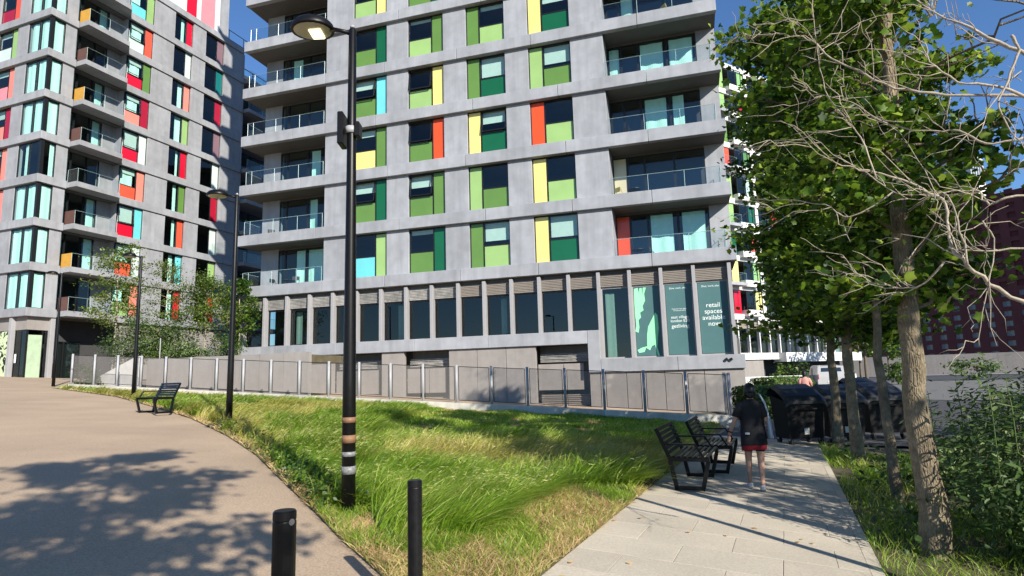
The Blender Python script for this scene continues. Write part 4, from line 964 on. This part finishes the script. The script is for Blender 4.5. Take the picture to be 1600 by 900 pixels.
# big shrubs on the right
for i, (x, y, rx, rz, n, lf, lb) in enumerate([(5.0, 5.9, .85, .92, 6000, .085, 'large leafy shrub at the right edge beside the big trunk'), (6.2, 7.3, 1.1, .95, 6000, .085, 'broad leafy shrub behind the big trunk'), (7.8, 9.2, 1.2, .9, 3600, .1, 'leafy shrub right of the slim trunk'), (6.6, 9.6, .7, .5, 600, .12, 'low shrub between slim trunk and bins'), (9.6, 11.0, 1.5, .8, 1200, .15, 'farther shrub before the road'), (5.9, 5.2, .8, .95, 5000, .085, 'tall shrub in the bottom right corner')]):
    shrub((x, y, float(G(x, y))), rx, rx, rz, n, lf, lb, tm=LONG if i != 3 else OVAL, group='shrubs beside the street trees', seed=60 + i, stems=14)
# upright shoots over the shrubs
for i, (px, py, Y, h) in enumerate([(1548, 640, 5.6, .5), (1500, 640, 6.4, .35), (1580, 640, 5.6, .3), (1455, 650, 7.5, .3)]):
    p = at(px, py, Y); e = empty('shoot', tuple(p), 0, ['tallest pale shoot rising from the right shrubs', 'short shoot rising beside the tallest one', 'shoot at the very right edge of the shrubs', 'pale leaf rosette just right of the big trunk'][i], 'plant')
    MB().tube([(0, 0, -.6), (.01, 0, 0), (.0, .01, h)], [.006, .005, .002], 5).put('stem', SHRUBM, e)
    zz = np.linspace(-.1, h, 12); P = np.stack([np.cos(zz * 40) * .06, np.sin(zz * 40) * .06, zz], 1); N = np.stack([-np.cos(zz * 40) * .3, -np.sin(zz * 40) * .3, np.ones(12)], 1); A = np.stack([np.cos(zz * 40), np.sin(zz * 40), np.full(12, .5)], 1)
    V, F = leaves(P, .15, LONG, N, along=A); put('leaves', np_mesh('leaves', V, [F], SHRUBM), None, e, centre=False)
# hedges by the yard
def hedge(px, py, Y, lx, ly, h, n, label, seed):
    p = at(px, py, Y); z = float(G(p[0], p[1])); r = np.random.default_rng(seed); e = empty('hedge', (p[0], p[1], z), .3, label, 'hedge', 'clipped hedges by the building corner')
    P = r.uniform(-1, 1, (n, 3)); ax = r.integers(0, 3, n); P[np.arange(n), ax] = np.sign(P[np.arange(n), ax]); P *= (1 - .13 * (np.abs(P) ** 4).sum(1, keepdims=True) / 3) * (1 + r.normal(size=(n, 1)) * .03)
    N = P * .8 + r.normal(size=(n, 3)) * .5 + [0, 0, .3]; P = P * [lx, ly, h / 2] + [0, 0, h / 2]
    V, F = leaves(P, .12, OVAL, N); put('foliage', np_mesh('foliage', V, [F], HEDGEM), None, e, centre=False)
    MB().cbox(-lx * .86, lx * .86, -ly * .86, ly * .86, 0, h * .9, .15).put('inner_twigs', BARKD, e)
hedge(1187, 620, 24.5, .75, .9, 1.25, 4500, 'nearer rounded green hedge at the building corner', 71); hedge(1222, 610, 29, 1.15, 1.0, 1.45, 5500, 'farther dark hedge beside the person in pink', 72)

# ------------------------------------------------------------------ grass
def blades(P, h, w, lean, curl, az_noise=.6, az0=0.):
    n = len(P); az = az0 + rng.normal(size=n) * az_noise * .55 + (vnoise(P[:, 0] + 50, P[:, 1], 1.9, 66) - .5) * 3.2 * az_noise; D = np.stack([np.cos(az), np.sin(az), np.zeros(n)], 1); sa = rng.uniform(0, 2 * np.pi, n); S = np.stack([np.cos(sa), np.sin(sa), np.zeros(n)], 1)
    L = lean * rng.uniform(.5, 1.5, n); C = curl * rng.uniform(.4, 1.6, n); rows = []
    for u, ww in ((0, 1.), (.4, .95), (.75, .7), (1., 0)):
        c = P + D * (h * (L * u + C * u * u))[:, None]; c[:, 2] += h * u * (1 - .45 * C * u)
        rows.append((c, ww))
    V = np.zeros((n, 7, 3))
    for k, (c, ww) in enumerate(rows[:3]): V[:, 2 * k] = c - S * (w * ww / 2)[:, None]; V[:, 2 * k + 1] = c + S * (w * ww / 2)[:, None]
    V[:, 6] = rows[3][0]; b = (np.arange(n) * 7)[:, None]
    q = np.concatenate([b + [0, 1, 3, 2], b + [2, 3, 5, 4]], 0); t = b + [4, 5, 6]
    return V.reshape(-1, 3), q, t
def inside(P, poly):
    poly = np.array(poly); x, y = P[:, 0], P[:, 1]; c = np.zeros(len(P), bool); j = len(poly) - 1
    for i in range(len(poly)):
        xi, yi = poly[i]; xj, yj = poly[j]; m_ = ((yi > y) != (yj > y)) & (x < (xj - xi) * (y - yi) / (yj - yi + 1e-12) + xi); c ^= m_; j = i
    return c
GREEN = leaf_mat('tall_grass_blades', (.12, .235, .014), (.28, .42, .04), (.55, .55, .17), trans=.45, rough=.4, pscale=.5, spec=.45)
YELG = leaf_mat('ripening_grass_blades', (.27, .29, .045), (.45, .43, .10), (.58, .50, .2), trans=.4, rough=.5, pscale=.6)
DRY = leaf_mat('straw_blades', (.46, .32, .15), (.68, .51, .26), (.30, .32, .07), trans=.3, rough=.6, pscale=1.2)
lawn2 = [tuple(map(float, p)) for p in lawn_pts]
def scatter(n, x0, x1, y0, y1, poly): 
    P = np.stack([rng.uniform(x0, x1, n), rng.uniform(y0, y1, n)], 1); P = P[inside(P, poly)]; return P
def edge_dist(P, poly):
    poly = np.array(poly); d = np.full(len(P), 1e9)
    for i in range(len(poly)):
        a = poly[i]; b = poly[(i + 1) % len(poly)]; ab = b - a; t = np.clip(((P - a) @ ab) / (ab @ ab), 0, 1); d = np.minimum(d, np.linalg.norm(P - a - t[:, None] * ab, axis=1))
    return d
cand = np.concatenate([scatter(90000, -3, 4, 3.4, 9, lawn2), scatter(330000, -13, 8, 8, 24, lawn2), scatter(60000, -24, -8, 15, 31, lawn2)])
ed = edge_dist(cand, lawn2); nz = vnoise(cand[:, 0] + 50, cand[:, 1], .55, 3); nz2 = vnoise(cand[:, 0] + 50, cand[:, 1], 1.6, 5); yel = vnoise(cand[:, 0] + 40, cand[:, 1] + 9, .3, 8)
front = cand[:, 1] - (6.45 - .25 * cand[:, 0]) + (nz2 - .5) * 1.6          # <0: the dry tip near the camera
patch = (vnoise(cand[:, 0] + 50, cand[:, 1], 1.5, 12) > .6)
tall = (front > 0) & (ed > .04 + .22 * nz2) & (vnoise(cand[:, 0] + 50, cand[:, 1], 4.5, 91) > .16)
right_dry = (cand @ NV > -2.75 - nz * .4) & (cand[:, 1] < 9)
up_ = (cand[:, 1] > 13.5 + (nz - .5) * 3) & (cand[:, 0] > -3.5)             # shorter mixed grass up by the wall
ripe = (yel + (nz2 - .5) * .3 > .56) & (cand[:, 1] > 10)
def gbuild(name, sel, hh, ww, lean, curl, m, label, az_noise=.7, az0=.1):
    P = cand[sel]; z = G(P[:, 0], P[:, 1]) + .015; n = len(P)
    h = hh(P) * rng.uniform(.65, 1.25, n); dep = np.clip(P[:, 1] / 9, .7, 2.4); V, q, t = blades(np.column_stack([P, z]), h, ww * dep * rng.uniform(.7, 1.3, n), lean, curl, az_noise, az0)
    o = put(name, np_mesh(name, V, [q, t], m), None, None, centre=False); return tag(o, label, kind='stuff')
hN = lambda P: (.24 + .22 * vnoise(P[:, 0] + 50, P[:, 1], .8, 21) + .20 * vnoise(P[:, 0] + 50, P[:, 1] * 1.3, 2.4, 22)) * np.clip(1.15 - np.maximum(P[:, 1] - 12, 0) * .035, .6, 1)
gbuild('tall_grass', tall & ~ripe & ~up_ & ~right_dry, hN, .0135, .16, .95, GREEN, 'tall green grass bent by the wind across the lawn', 1.0)
gbuild('ripe_grass', tall & (ripe & ~up_), lambda P: hN(P) * .95, .0125, .18, .9, YELG, 'yellowing grass patches among the tall lawn grass', 1.0)
gbuild('short_grass', tall & up_ & (nz2 > .3), lambda P: .10 + .16 * vnoise(P[:, 0] + 50, P[:, 1], .9, 33), .010, .15, .5, GREEN, 'shorter grass up by the low wall', 2.5)
gbuild('straw_grass', (tall & up_ & (nz2 <= .42)) | ((front < .2) & (~patch | (rng.random(len(cand)) < .25))) | ((front < 1.3) & (front > -.2) & (rng.random(len(cand)) < .22)) | (right_dry & (nz2 < .8)) | ((ed < .22) & (rng.random(len(cand)) < .35)), lambda P: np.full(len(P), .115), .0095, .5, .7, DRY, 'dry straw coloured grass at the tip and edges of the lawn', 3)
gbuild('edge_grass', ((front < .3) & (patch | (rng.random(len(cand)) < .1)) & ~right_dry) | (right_dry & ((nz2 >= .72) | (rng.random(len(cand)) < .18))), lambda P: np.full(len(P), .15), .008, .25, .5, GREEN, 'green tufts among the dry grass at the lawn tip', 2.5)
# seed heads nodding over the tall grass
sd = cand[tall & ~up_ & (front > .7) & ~right_dry & (rng.random(len(cand)) < .14)]; n_ = len(sd); hz = hN(sd) * rng.uniform(.75, 1.05, n_); az = .1 + rng.normal(size=n_) * .5
P = np.column_stack([sd, G(sd[:, 0], sd[:, 1]) + hz * .80]); A = np.stack([np.cos(az), np.sin(az), rng.uniform(-.35, .5, n_)], 1); P[:, :2] += A[:, :2] * (hz * .55)[:, None]
SEED = leaf_mat('seed_heads', (.30, .36, .08), (.52, .52, .20), (.68, .60, .30), trans=.35, rough=.5)
V, F = leaves(P, .07, np.array([(0, -.5), (.05, -.2), (.055, .1), (0, .5), (-.055, .1), (-.05, -.2)]), along=A * 4); tag(put('seed_heads', np_mesh('seed_heads', V, [F], SEED), None, None, centre=False), 'pale seed heads nodding over the tall grass', kind='stuff')
# leafy weeds along the brown path edge
wp = cand[(ed < .55) & (cand[:, 0] < -1.2) & (cand[:, 1] > 7) & (cand[:, 1] < 17) & (vnoise(cand[:, 0] + 50, cand[:, 1], .9, 44) > .35)]; wp = wp[rng.random(len(wp)) < .32]
P = np.column_stack([wp, G(wp[:, 0], wp[:, 1]) + rng.uniform(.02, .32, len(wp))]); V, F = leaves(P, .055, OVAL, up=.6); tag(put('weeds', np_mesh('weeds', V, [F], HEDGEM), None, None, centre=False), 'leafy weeds along the edge of the brown path', kind='stuff')
# undergrowth below the street trees
vp = [tuple(sn(1.5, .66)), tuple(sn(17.4, .66)), tuple(sn(17.4, 5)), tuple(sn(1.5, 5))]
cand = scatter(70000, 0, 14, 2, 18, vp); nz = vnoise(cand[:, 0] + 20, cand[:, 1], 1.1, 55); dN = cand @ NV
gbuild('verge_grass', (nz > .38) | (cand[:, 1] < 6.5), lambda P: .10 + .17 * vnoise(P[:, 0] + 20, P[:, 1], 1.4, 57), .009, .2, .6, GREEN, 'grass and weeds below the street trees', 3)
wp = cand[(nz > .5) & (rng.random(len(cand)) < .28) & (dN > .9)]; P = np.column_stack([wp, G(wp[:, 0], wp[:, 1]) + rng.uniform(.02, .3, len(wp))]); V, F = leaves(P, .085, OVAL, up=.6); tag(put('undergrowth', np_mesh('undergrowth', V, [F], SHRUBM), None, None, centre=False), 'broad leaved undergrowth below the street trees', kind='stuff')
# fallen leaves on the stone path
fl = np.stack([rng.uniform(3, 17, 45), rng.uniform(-1.9, .5, 45)], 1); fl = fl[:, :1] * U + fl[:, 1:] * NV; P = np.column_stack([fl, G(fl[:, 0], fl[:, 1]) + .042]); V, F = leaves(P, .05, STAR, N=np.tile([0, 0, 1.], (len(P), 1)) + rng.normal(size=(len(P), 3)) * .08)
tag(put('fallen_leaves', np_mesh('fallen_leaves', V, [F], DRY), None, None, centre=False), 'few dry leaves lying on the stone path', kind='stuff')
# ------------------------------------------------------------------ people
SKIN = mat('skin', (.46, .27, .19), .55, var=.05); HAIR = mat('black_hair', (.008, .007, .007), .45, var=.2, scale=30); TEE = mat('black_tee', (.012, .012, .014), .85, var=.15, scale=12, bump=.15, bscale=25)
SHORTS = mat('dark_shorts', (.012, .013, .025), .8, var=.15); REDT = mat('red_trim', (.28, .012, .018), .75, var=.1); SHOE = mat('white_shoe', (.6, .6, .6), .6, var=.08); TOTE = mat('pale_blue_tote', (.38, .45, .52), .8, var=.12, bump=.2, bscale=15); PINK = mat('pink_top', (.55, .27, .23), .8); GREYC = mat('grey_trousers', (.2, .2, .21), .8)
def skinned(name, V, E, R, m, parent, sub=2):
    me = bpy.data.meshes.new('sk'); me.from_pydata([tuple(v) for v in V], E, []); o = bpy.data.objects.new('sk', me); COL.objects.link(o)
    md = o.modifiers.new('s', 'SKIN'); md.use_smooth_shade = True
    for i, r_ in enumerate(R): me.skin_vertices[0].data[i].radius = (r_ if isinstance(r_, tuple) else (r_, r_))
    me.skin_vertices[0].data[0].use_root = True
    sb = o.modifiers.new('u', 'SUBSURF'); sb.levels = sub; sb.render_levels = sub
    bpy.context.view_layer.update(); dg = bpy.context.evaluated_depsgraph_get(); out = bpy.data.meshes.new_from_object(o.evaluated_get(dg)); bpy.data.objects.remove(o); out.materials.clear()
    return put(name, out, m, parent, centre=False, smooth=True)
def ellipsoid(c, r_, n=14, rot=None):
    mb = MB(); k = n // 2 + 1
    for i in range(k + 1):
        a = math.pi * i / k
        for j in range(n):
            b = 2 * math.pi * j / n; v = Vector((r_[0] * math.sin(a) * math.cos(b), r_[1] * math.sin(a) * math.sin(b), r_[2] * math.cos(a)))
            mb.v.append(tuple((rot @ v if rot else v) + Vector(c)))
    for i in range(k):
        for j in range(n): mb.f.append((i * n + j, (i + 1) * n + j, (i + 1) * n + (j + 1) % n, i * n + (j + 1) % n))
    return mb
def person(base, rot, label, H=1.62, detail=True):
    """faces local +y; x is the person's right"""
    e = empty('person', tuple(base), rot, label, 'person'); s = H / 1.62; e.scale = (1.04, 1.04, 1)
    pel = (0, 0, .86); Lh = (-.085, 0, .82); Rh = (.085, 0, .82)
    Lk = (-.095, .07, .46); La = (-.10, .02, .09); Lt = (-.105, .17, .03)       # left leg forward, foot flat
    Rk = (.085, -.02, .44); Ra = (.075, -.30, .12); Rt = (.075, -.19, .02)       # right leg trailing, heel up
    V = [pel, (0, .0, 1.0), (0, .015, 1.18), (0, 0, 1.33), (0, .0, 1.40), (0, .02, 1.47), (0, .03, 1.55),
         Lh, Lk, La, Lt, Rh, Rk, Ra, Rt,
         (-.15, -.005, 1.325), (-.25, -.05, 1.10), (-.335, .02, .90), (-.36, .045, .825),
         (.15, -.005, 1.325), (.225, -.07, 1.10), (.26, .09, .98), (.245, .15, .98)]
    E_ = [(0, 1), (1, 2), (2, 3), (3, 4), (4, 5), (5, 6), (0, 7), (7, 8), (8, 9), (9, 10), (0, 11), (11, 12), (12, 13), (13, 14), (3, 15), (15, 16), (16, 17), (17, 18), (3, 19), (19, 20), (20, 21), (21, 22)]
    R_ = [(.14, .10), (.125, .09), (.135, .085), (.09, .06), .043, (.07, .085), (.078, .095), .085, .055, .036, .035, .085, .055, .036, .035, .055, .042, .03, .028, .055, .042, .03, .028]
    V = [tuple(c * s for c in v) for v in V]; R_ = [tuple(c * s for c in r_) if isinstance(r_, tuple) else r_ * s for r_ in R_]
    b = skinned('body', V, E_, R_, SKIN, e)
    # hands: palm and five fingers as chains joined to one mesh under the body
    if detail:
        for sx, w, dirv in ((-1, V[18], Vector((-.12, .25, -.95))), (1, V[22], Vector((-.1, .9, -.35)))):
            d = dirv.normalized(); sd = d.cross(Vector((1, 0, 0))).normalized(); W = Vector(w)
            hv = [W, W + d * .05, W + d * .085]; he = [(0, 1), (1, 2)]; hr_ = [.024, (.034, .018), (.036, .016)]
            for f, (off, ln) in enumerate(((-.03, .06), (-.01, .072), (.01, .068), (.03, .052))):
                k = len(hv); hv += [W + d * .09 + sd * off, W + d * (.09 + ln * .5) + sd * off + Vector((-sx * .006, 0, 0)), W + d * (.09 + ln) + sd * off + Vector((-sx * .022, 0, 0))]; he += [(2, k), (k, k + 1), (k + 1, k + 2)]; hr_ += [.0095, .009, .007]
            k = len(hv); hv += [W + d * .04 - sd * .035, W + d * .075 - sd * .05]; he += [(1, k), (k, k + 1)]; hr_ += [.011, .008]
            skinned('hand', hv, he, hr_, SKIN, b, 1)
        for sx in (-1, 1): ellipsoid((sx * .082 * s, .03 * s, 1.53 * s), (.014, .02, .032), 8).put('ear', SKIN, b, smooth=True)
        ellipsoid((0, .135 * s, 1.52 * s), (.014, .02, .025), 8).put('nose', SKIN, b, smooth=True)
        for sx in (-1, 1): ellipsoid((sx * .032 * s, .117 * s, 1.55 * s), (.013, .01, .008), 8).put('eye', HAIR, b, smooth=True)
        MB().cbox(-.022 * s, .022 * s, .118 * s, .126 * s, 1.475 * s, 1.485 * s, .003).put('mouth', REDT, b)
    hm = ellipsoid((0, .008 * s, 1.56 * s), (.096 * s, .118 * s, .14 * s), 16); hm.v = [(x, y if y < .06 * s else .06 * s + (y - .06 * s) * .3, max(z, 1.41 * s)) for x, y, z in hm.v]
    hr0 = hm.put('hair', HAIR, e, smooth=True)
    ellipsoid((0, -.09 * s, 1.50 * s), (.055 * s, .05 * s, .06 * s), 10).put('bun', HAIR, hr0, smooth=True)
    # loose top over torso, sleeves over the upper arms
    def loft(rings, n=22, fold=0.):
        mb = MB()
        for q, (z, rx, ry, oy) in enumerate(rings):
            for k in range(n):
                w = 2 * math.pi * k / n; f_ = 1 + fold * max(0, 1.05 - z) * (math.sin(w * 5 + z * 9) * .5 + math.sin(w * 3 - z * 6) * .5)
                zz = z + (.02 * math.sin(w + 2.4) if q == 0 else 0); mb.v.append((rx * f_ * math.cos(w) * s, (oy + ry * f_ * math.sin(w)) * s, zz * s))
        for q in range(len(rings) - 1):
            for k in range(n): mb.f.append((q * n + k, q * n + (k + 1) % n, (q + 1) * n + (k + 1) % n, (q + 1) * n + k))
        return mb
    zh = .68 if detail else .80
    tee = loft([(zh, .20, .155, -.012), (.80, .198, .155, -.012), (.92, .188, .147, -.008), (1.05, .178, .135, -.002), (1.18, .184, .132, 0), (1.27, .188, .126, 0), (1.325, .178, .118, 0), (1.37, .145, .10, 0), (1.405, .085, .082, .0), (1.43, .062, .066, .004)], fold=.16).put('tee_shirt' if detail else 'top', TEE if detail else PINK, e, smooth=True)
    for sx, A_, B_ in ((-1, V[15], V[16]), (1, V[19], V[20])):
        A_ = Vector(A_); B_ = Vector(B_); C_ = A_ + (B_ - A_) * .86
        MB().tube([A_ - Vector((sx * .05, 0, .0)), A_, A_ + (C_ - A_) * .4, C_], [.066 * s, .074 * s, .072 * s, .074 * s], 14).put('sleeve', TEE if detail else PINK, tee, smooth=True)
    if detail: loft([(.60, .186, .142, -.012), (.64, .19, .146, -.012), (.69, .19, .147, -.012)], fold=.16).put('red_hem', REDT, tee, smooth=True)
    sm_ = SHORTS if detail else GREYC
    sv = [(0, 0, .86), (-.085, .005, .80), (-.095, .05, .62), (-.098, .055, .565), (.085, 0, .80), (.088, -.005, .62), (.088, -.01, .565)] if detail else [(0, 0, .86), (-.085, 0, .8), (-.095, .06, .46), (-.1, .02, .12), (.085, 0, .8), (.085, -.02, .44), (.075, -.28, .15)]
    sr = [(.135, .09), .088, .085, .085, .088, .085, .085] if detail else [(.16, .12), .1, .075, .06, .1, .075, .06]
    sh = skinned('shorts' if detail else 'trousers', [tuple(c * s for c in v) for v in sv], [(0, 1), (1, 2), (2, 3), (0, 4), (4, 5), (5, 6)], [tuple(c * s for c in r_) if isinstance(r_, tuple) else r_ * s for r_ in sr], sm_, e)
    if detail:
        MB().cbox(-.11, -.05, -.166, -.150, .80, .83, .004).put('white_print', SHOE, tee)
        MB().tube([(-.333 * s, .02 * s, .905 * s), (-.343 * s, .024 * s, .885 * s)], .036 * s, 10).put('wristband', HAIR, e)
    for a, t in ((La, Lt), (Ra, Rt)):
        A = Vector(a) * s; T = Vector(t) * s; d = (T - A); hl = A - Vector((0, .035, .05)) * s
        skinned('shoe', [hl, A + d * .35 + Vector((0, 0, -.04)) * s, T, T + Vector((0, .035, .004)) * s], [(0, 1), (1, 2), (2, 3)], [.05 * s, .053 * s, .05 * s, .03 * s], SHOE if detail else HAIR, e, 2)
    return e
pb = gnd(1184, 766); pr = person((pb[0], pb[1], float(G(pb[0], pb[1])) + .036), -math.atan2(.33, .944), 'person in black top, dark shorts and white shoes walking away along the stone path', 1.50)
# tote bag hanging from the right shoulder
tb = empty('tote_bag', tuple(pr.location), pr.rotation_euler.z, 'pale blue tote bag on the right shoulder of the walking person', 'bag')
mb = MB(); nx, nz_ = 6, 8
for side in (0, 1):
    for i in range(nz_ + 1):
        for j in range(nx + 1):
            u = j / nx; v = i / nz_; y = -.13 + .30 * u; z = .74 + .38 * v; th = .035 * math.sin(math.pi * u) * (1 - .6 * v) + .006; mb.v.append((.232 + .02 * (1 - v) + (th if side else -th) + .006 * math.sin(u * 9 + v * 5), y, z))
def gi(sd, i, j): return sd * (nx + 1) * (nz_ + 1) + i * (nx + 1) + j
for i in range(nz_):
    for j in range(nx):
        mb.f += [(gi(1, i, j), gi(1, i, j + 1), gi(1, i + 1, j + 1), gi(1, i + 1, j)), (gi(0, i, j + 1), gi(0, i, j), gi(0, i + 1, j), gi(0, i + 1, j + 1))]
for i in range(nz_): mb.f += [(gi(0, i, 0), gi(1, i, 0), gi(1, i + 1, 0), gi(0, i + 1, 0)), (gi(1, i, nx), gi(0, i, nx), gi(0, i + 1, nx), gi(1, i + 1, nx))]
for j in range(nx): mb.f.append((gi(0, 0, j), gi(0, 0, j + 1), gi(1, 0, j + 1), gi(1, 0, j)))
mb.put('bag_body', TOTE, tb, smooth=True)
MB().tube([(.235, -.09, 1.10), (.20, -.085, 1.25), (.14, -.06, 1.385), (.12, 0, 1.40), (.15, .075, 1.36), (.21, .10, 1.25), (.235, .12, 1.10)], [.014] * 7, 6).put('strap', TOTE, tb, smooth=True)
pp = at(1258, 600, 27.0); person((pp[0], pp[1], float(G(pp[0], pp[1])) + .01), -.35, 'distant person in pink top walking beyond the bins', 1.66, False)

# ------------------------------------------------------------------ street beyond: van, walls, far buildings
WHITEP = mat('van_white', (.42, .42, .42), .3, var=.03, coat=.4); VG = mat('van_glass', (.01, .012, .014), .08, spec=.8); REDL = mat('tail_light', (.3, .01, .01), .3)
vb = at(1290, 600, 47); van = empty('parked_van', (vb[0], vb[1], float(G(vb[0], vb[1]))), -.25, 'small white van parked beyond the bins', 'van')
mb = MB(); sec = [(-2.1, .35, .95, .88), (-2.1, 1.0, .95, .9), (-2.02, 1.78, .86, .78), (-.2, 1.86, .86, .78), (.55, 1.72, .84, .74), (1.25, 1.08, .9, .86), (2.05, .92, .85, .8), (2.15, .4, .9, .8)]
for (y, z, w, _) in sec: mb.v += [(-w, y, z), (w, y, z)]
n_ = len(sec); mb.f = [(2 * i, 2 * i + 1, 2 * i + 3, 2 * i + 2) for i in range(n_ - 1)] + [(2 * n_ - 2, 2 * n_ - 1, 1, 0), tuple(2 * i for i in range(n_))[::-1], tuple(2 * i + 1 for i in range(n_))]
mb.put('body', WHITEP, van)
MB().poly([(-.72, -2.075, 1.2), (.72, -2.075, 1.2), (.66, -2.04, 1.66), (-.66, -2.04, 1.66)]).put('rear_window', VG, van)
MB().poly([(-.7, .63, 1.66), (.7, .63, 1.66), (.76, 1.22, 1.15), (-.76, 1.22, 1.15)]).put('windscreen', VG, van)
for sx in (-1, 1):
    MB().box(sx * .9 - .03, sx * .9 + .03, -2.13, -2.05, .85, 1.2).put('tail_light', REDL, van)
    for y in (-1.35, 1.35):
        w_ = MB().tube([(sx * .95 - .1, y, .32), (sx * .95 + .03, y, .32)], .32, 18).put('wheel', RUB, van); MB().tube([(sx * .95 - .02, y, .32), (sx * .95 + .045 , y, .32)], .19, 12).put('rim', STEEL, w_)
    MB().poly([(sx * .935, -.1, 1.15), (sx * .935, .95, 1.15), (sx * .905, .45, 1.62), (sx * .90, -.1, 1.68)]).put('side_window', VG, van)
MB().box(-.3, .3, -2.125, -2.105, .6, .72).put('number_plate', WHL, van)
def wall_line(name, label, pts, h, th, m, cat='wall', seg=4.0, z0=None):
    e = empty(name, (0, 0, 0), 0, label, cat)
    for a, b_ in zip(pts[:-1], pts[1:]):
        a = np.array(a, float); b_ = np.array(b_, float); L = np.linalg.norm(b_ - a); n = max(1, int(L / seg)); u = (b_ - a) / L; nn = np.array([-u[1], u[0]]) * th / 2
        for i in range(n):
            p = a + u * (L * i / n + .01); q = a + u * (L * (i + 1) / n - .01); c = [p - nn, q - nn, q + nn, p + nn]; z = min(float(G(*p)), float(G(*q))) if z0 is None else z0
            MB().prism([tuple(k) for k in c], z - .4, z + h).put('wall_section', m, e)
    return e
wall_line('garden_wall', 'low white wall before the back block beyond the hedge', [(13.5, 46), (26, 47)], 1.15, .3, BW)
wall_line('boundary_wall', 'long grey concrete wall beyond the road at the right', [(52, 108), (76, 88), (110, 72)], 3.1, .4, WALLP, seg=5)
KERB = mat('kerb_stone', (.27, .265, .25), .85, var=.1)
tag(flat_poly('road', [(30, 70), (46, 96), (75, 80), (110, 62), (95, 40), (60, 50)], .01, TARMAC), kind='structure')
tag(flat_poly('far_pavement', [(46.5, 97), (52, 107.6), (76, 87.6), (110, 71.6), (110, 62.5), (75, 80.5)], .06, KERB), kind='structure')
tag(flat_poly('near_pavement', [(16, 38), (30, 69.6), (60, 49.6), (95, 39.6), (90, 34), (50, 38), (22, 30)], .03, mat('pale_paving', (.15, .147, .14), .9, var=.1)), kind='structure')
tag(flat_poly('yard_strip', [(13, 24), (16.2, 37.6), (22.2, 29.6), (50, 37.6), (90, 33.6), (90, 22), (40, 20)], .018, TARMAC), kind='structure')
for i, (x, y, rx, rz, lb) in enumerate([(46, 62, 2.2, 1.1, 'dark round bush by the road at the right'), (34, 54, 1.6, .9, 'small bush before the concrete wall'), (30, 66, 2.4, 1.3, 'bush below the far trees, left of the big trunk')]):
    shrub((x, y, float(G(x, y))), rx, rx, rz, 700, .28, lb, m=HEDGEM, group='bushes along the road', seed=90 + i)
for i, (x, y, h, rx, lb) in enumerate([(36, 63, 9, 3.0, 'roadside tree behind the slim trunk'), (30, 75, 10, 3.4, 'roadside tree before the back block'), (56, 92, 8, 2.6, 'roadside tree before the long concrete wall'), (45, 80, 9, 3.0, 'roadside tree half hidden behind the big trunk')]):
    b = np.array([x, y, float(G(x, y))]); tree(b, [(0, 0, -.2), (.05, 0, h * .35), (0, .05, h * .65), (0, 0, h * .95)], .14, (h * .3, h * .9), (0, 0, h * .62), rx, h * .36, 16, lb, leaf=.42, per=14, subs=6, seed=100 + i, m=PLANE2, bark=BARKD, name='roadside_tree', tmpl=OVAL, group='trees along the road')
# dark red block at the far right
RED = mat('dark_red_brick', (.13, .034, .034), .85, var=.12, scale=.6); aR = math.radians(-30.)
dR = np.array([math.sin(aR), math.cos(aR)]); red = empty('apartment_building', (150, 128, 0), 0, 'dark red brick block with rows of small windows at the far right', 'apartment building')
red.rotation_euler.z = math.atan2(dR[1], dR[0]); FRD = Face(red, 'A')
NF, NC = 18, 20; RZ = 46.
for c_ in range(NC + 1):
    t = c_ * 4.0; FRD.b('brick_pier', RED, t - 1.05, t + 1.05, 0, .5, -3, RZ)
for f in range(NF + 1):
    z = f * 2.6
    for c_ in range(NC): FRD.b('brick_band', RED, c_ * 4 + 1.05, c_ * 4 + 2.95, .03, .5, z - .55, z + .6)
WPM = mat('far_window', (.10, .12, .14), .15, var=.3, spec=.7); WFR = mat('far_window_frame', (.2, .19, .2), .6)
meP = MB().box(-.45, .45, -.02, .02, -.72, .72).me('pane', WPM); meW = MB().box(-.5, .5, -.04, .01, -.72, .72).me('window_frame', WFR)
cnt = 0
for f in range(NF):
    for c_ in range(NC):
        if cnt < 300: put_shared('window', meP, (c_ * 4 + 1.5, -.33, f * 2.6 + 1.32), red); put_shared('window', meW, (c_ * 4 + 2.48, -.33, f * 2.6 + 1.32), red); cnt += 2
FRD.b('core', RED, -1, NC * 4 + 1, .505, 20, -3, RZ); FRD.b('roof_parapet', RED, -1.1, NC * 4 + 1.1, -.1, .6, RZ, RZ + .8)
# white tower top far behind
p = at(1503, 262, 230); tw = empty('far_tower', (p[0], p[1], 0), .5, 'pale far tower top showing above the red block', 'tower')
MB().box(-5, 5, -5, 5, -2, p[2] + 3).put('shaft', BW, tw); MB().box(-5.6, -3.5, -5.6, 5.6, p[2] + 3, p[2] + 6.5).put('roof_frame', BW, tw)
for i in range(5):
    MB().box(-4.6 + i * 1.9, -3.2 + i * 1.9, -5.06, -5.0, p[2] - 6, p[2] + 2).put('window', WPM, tw)
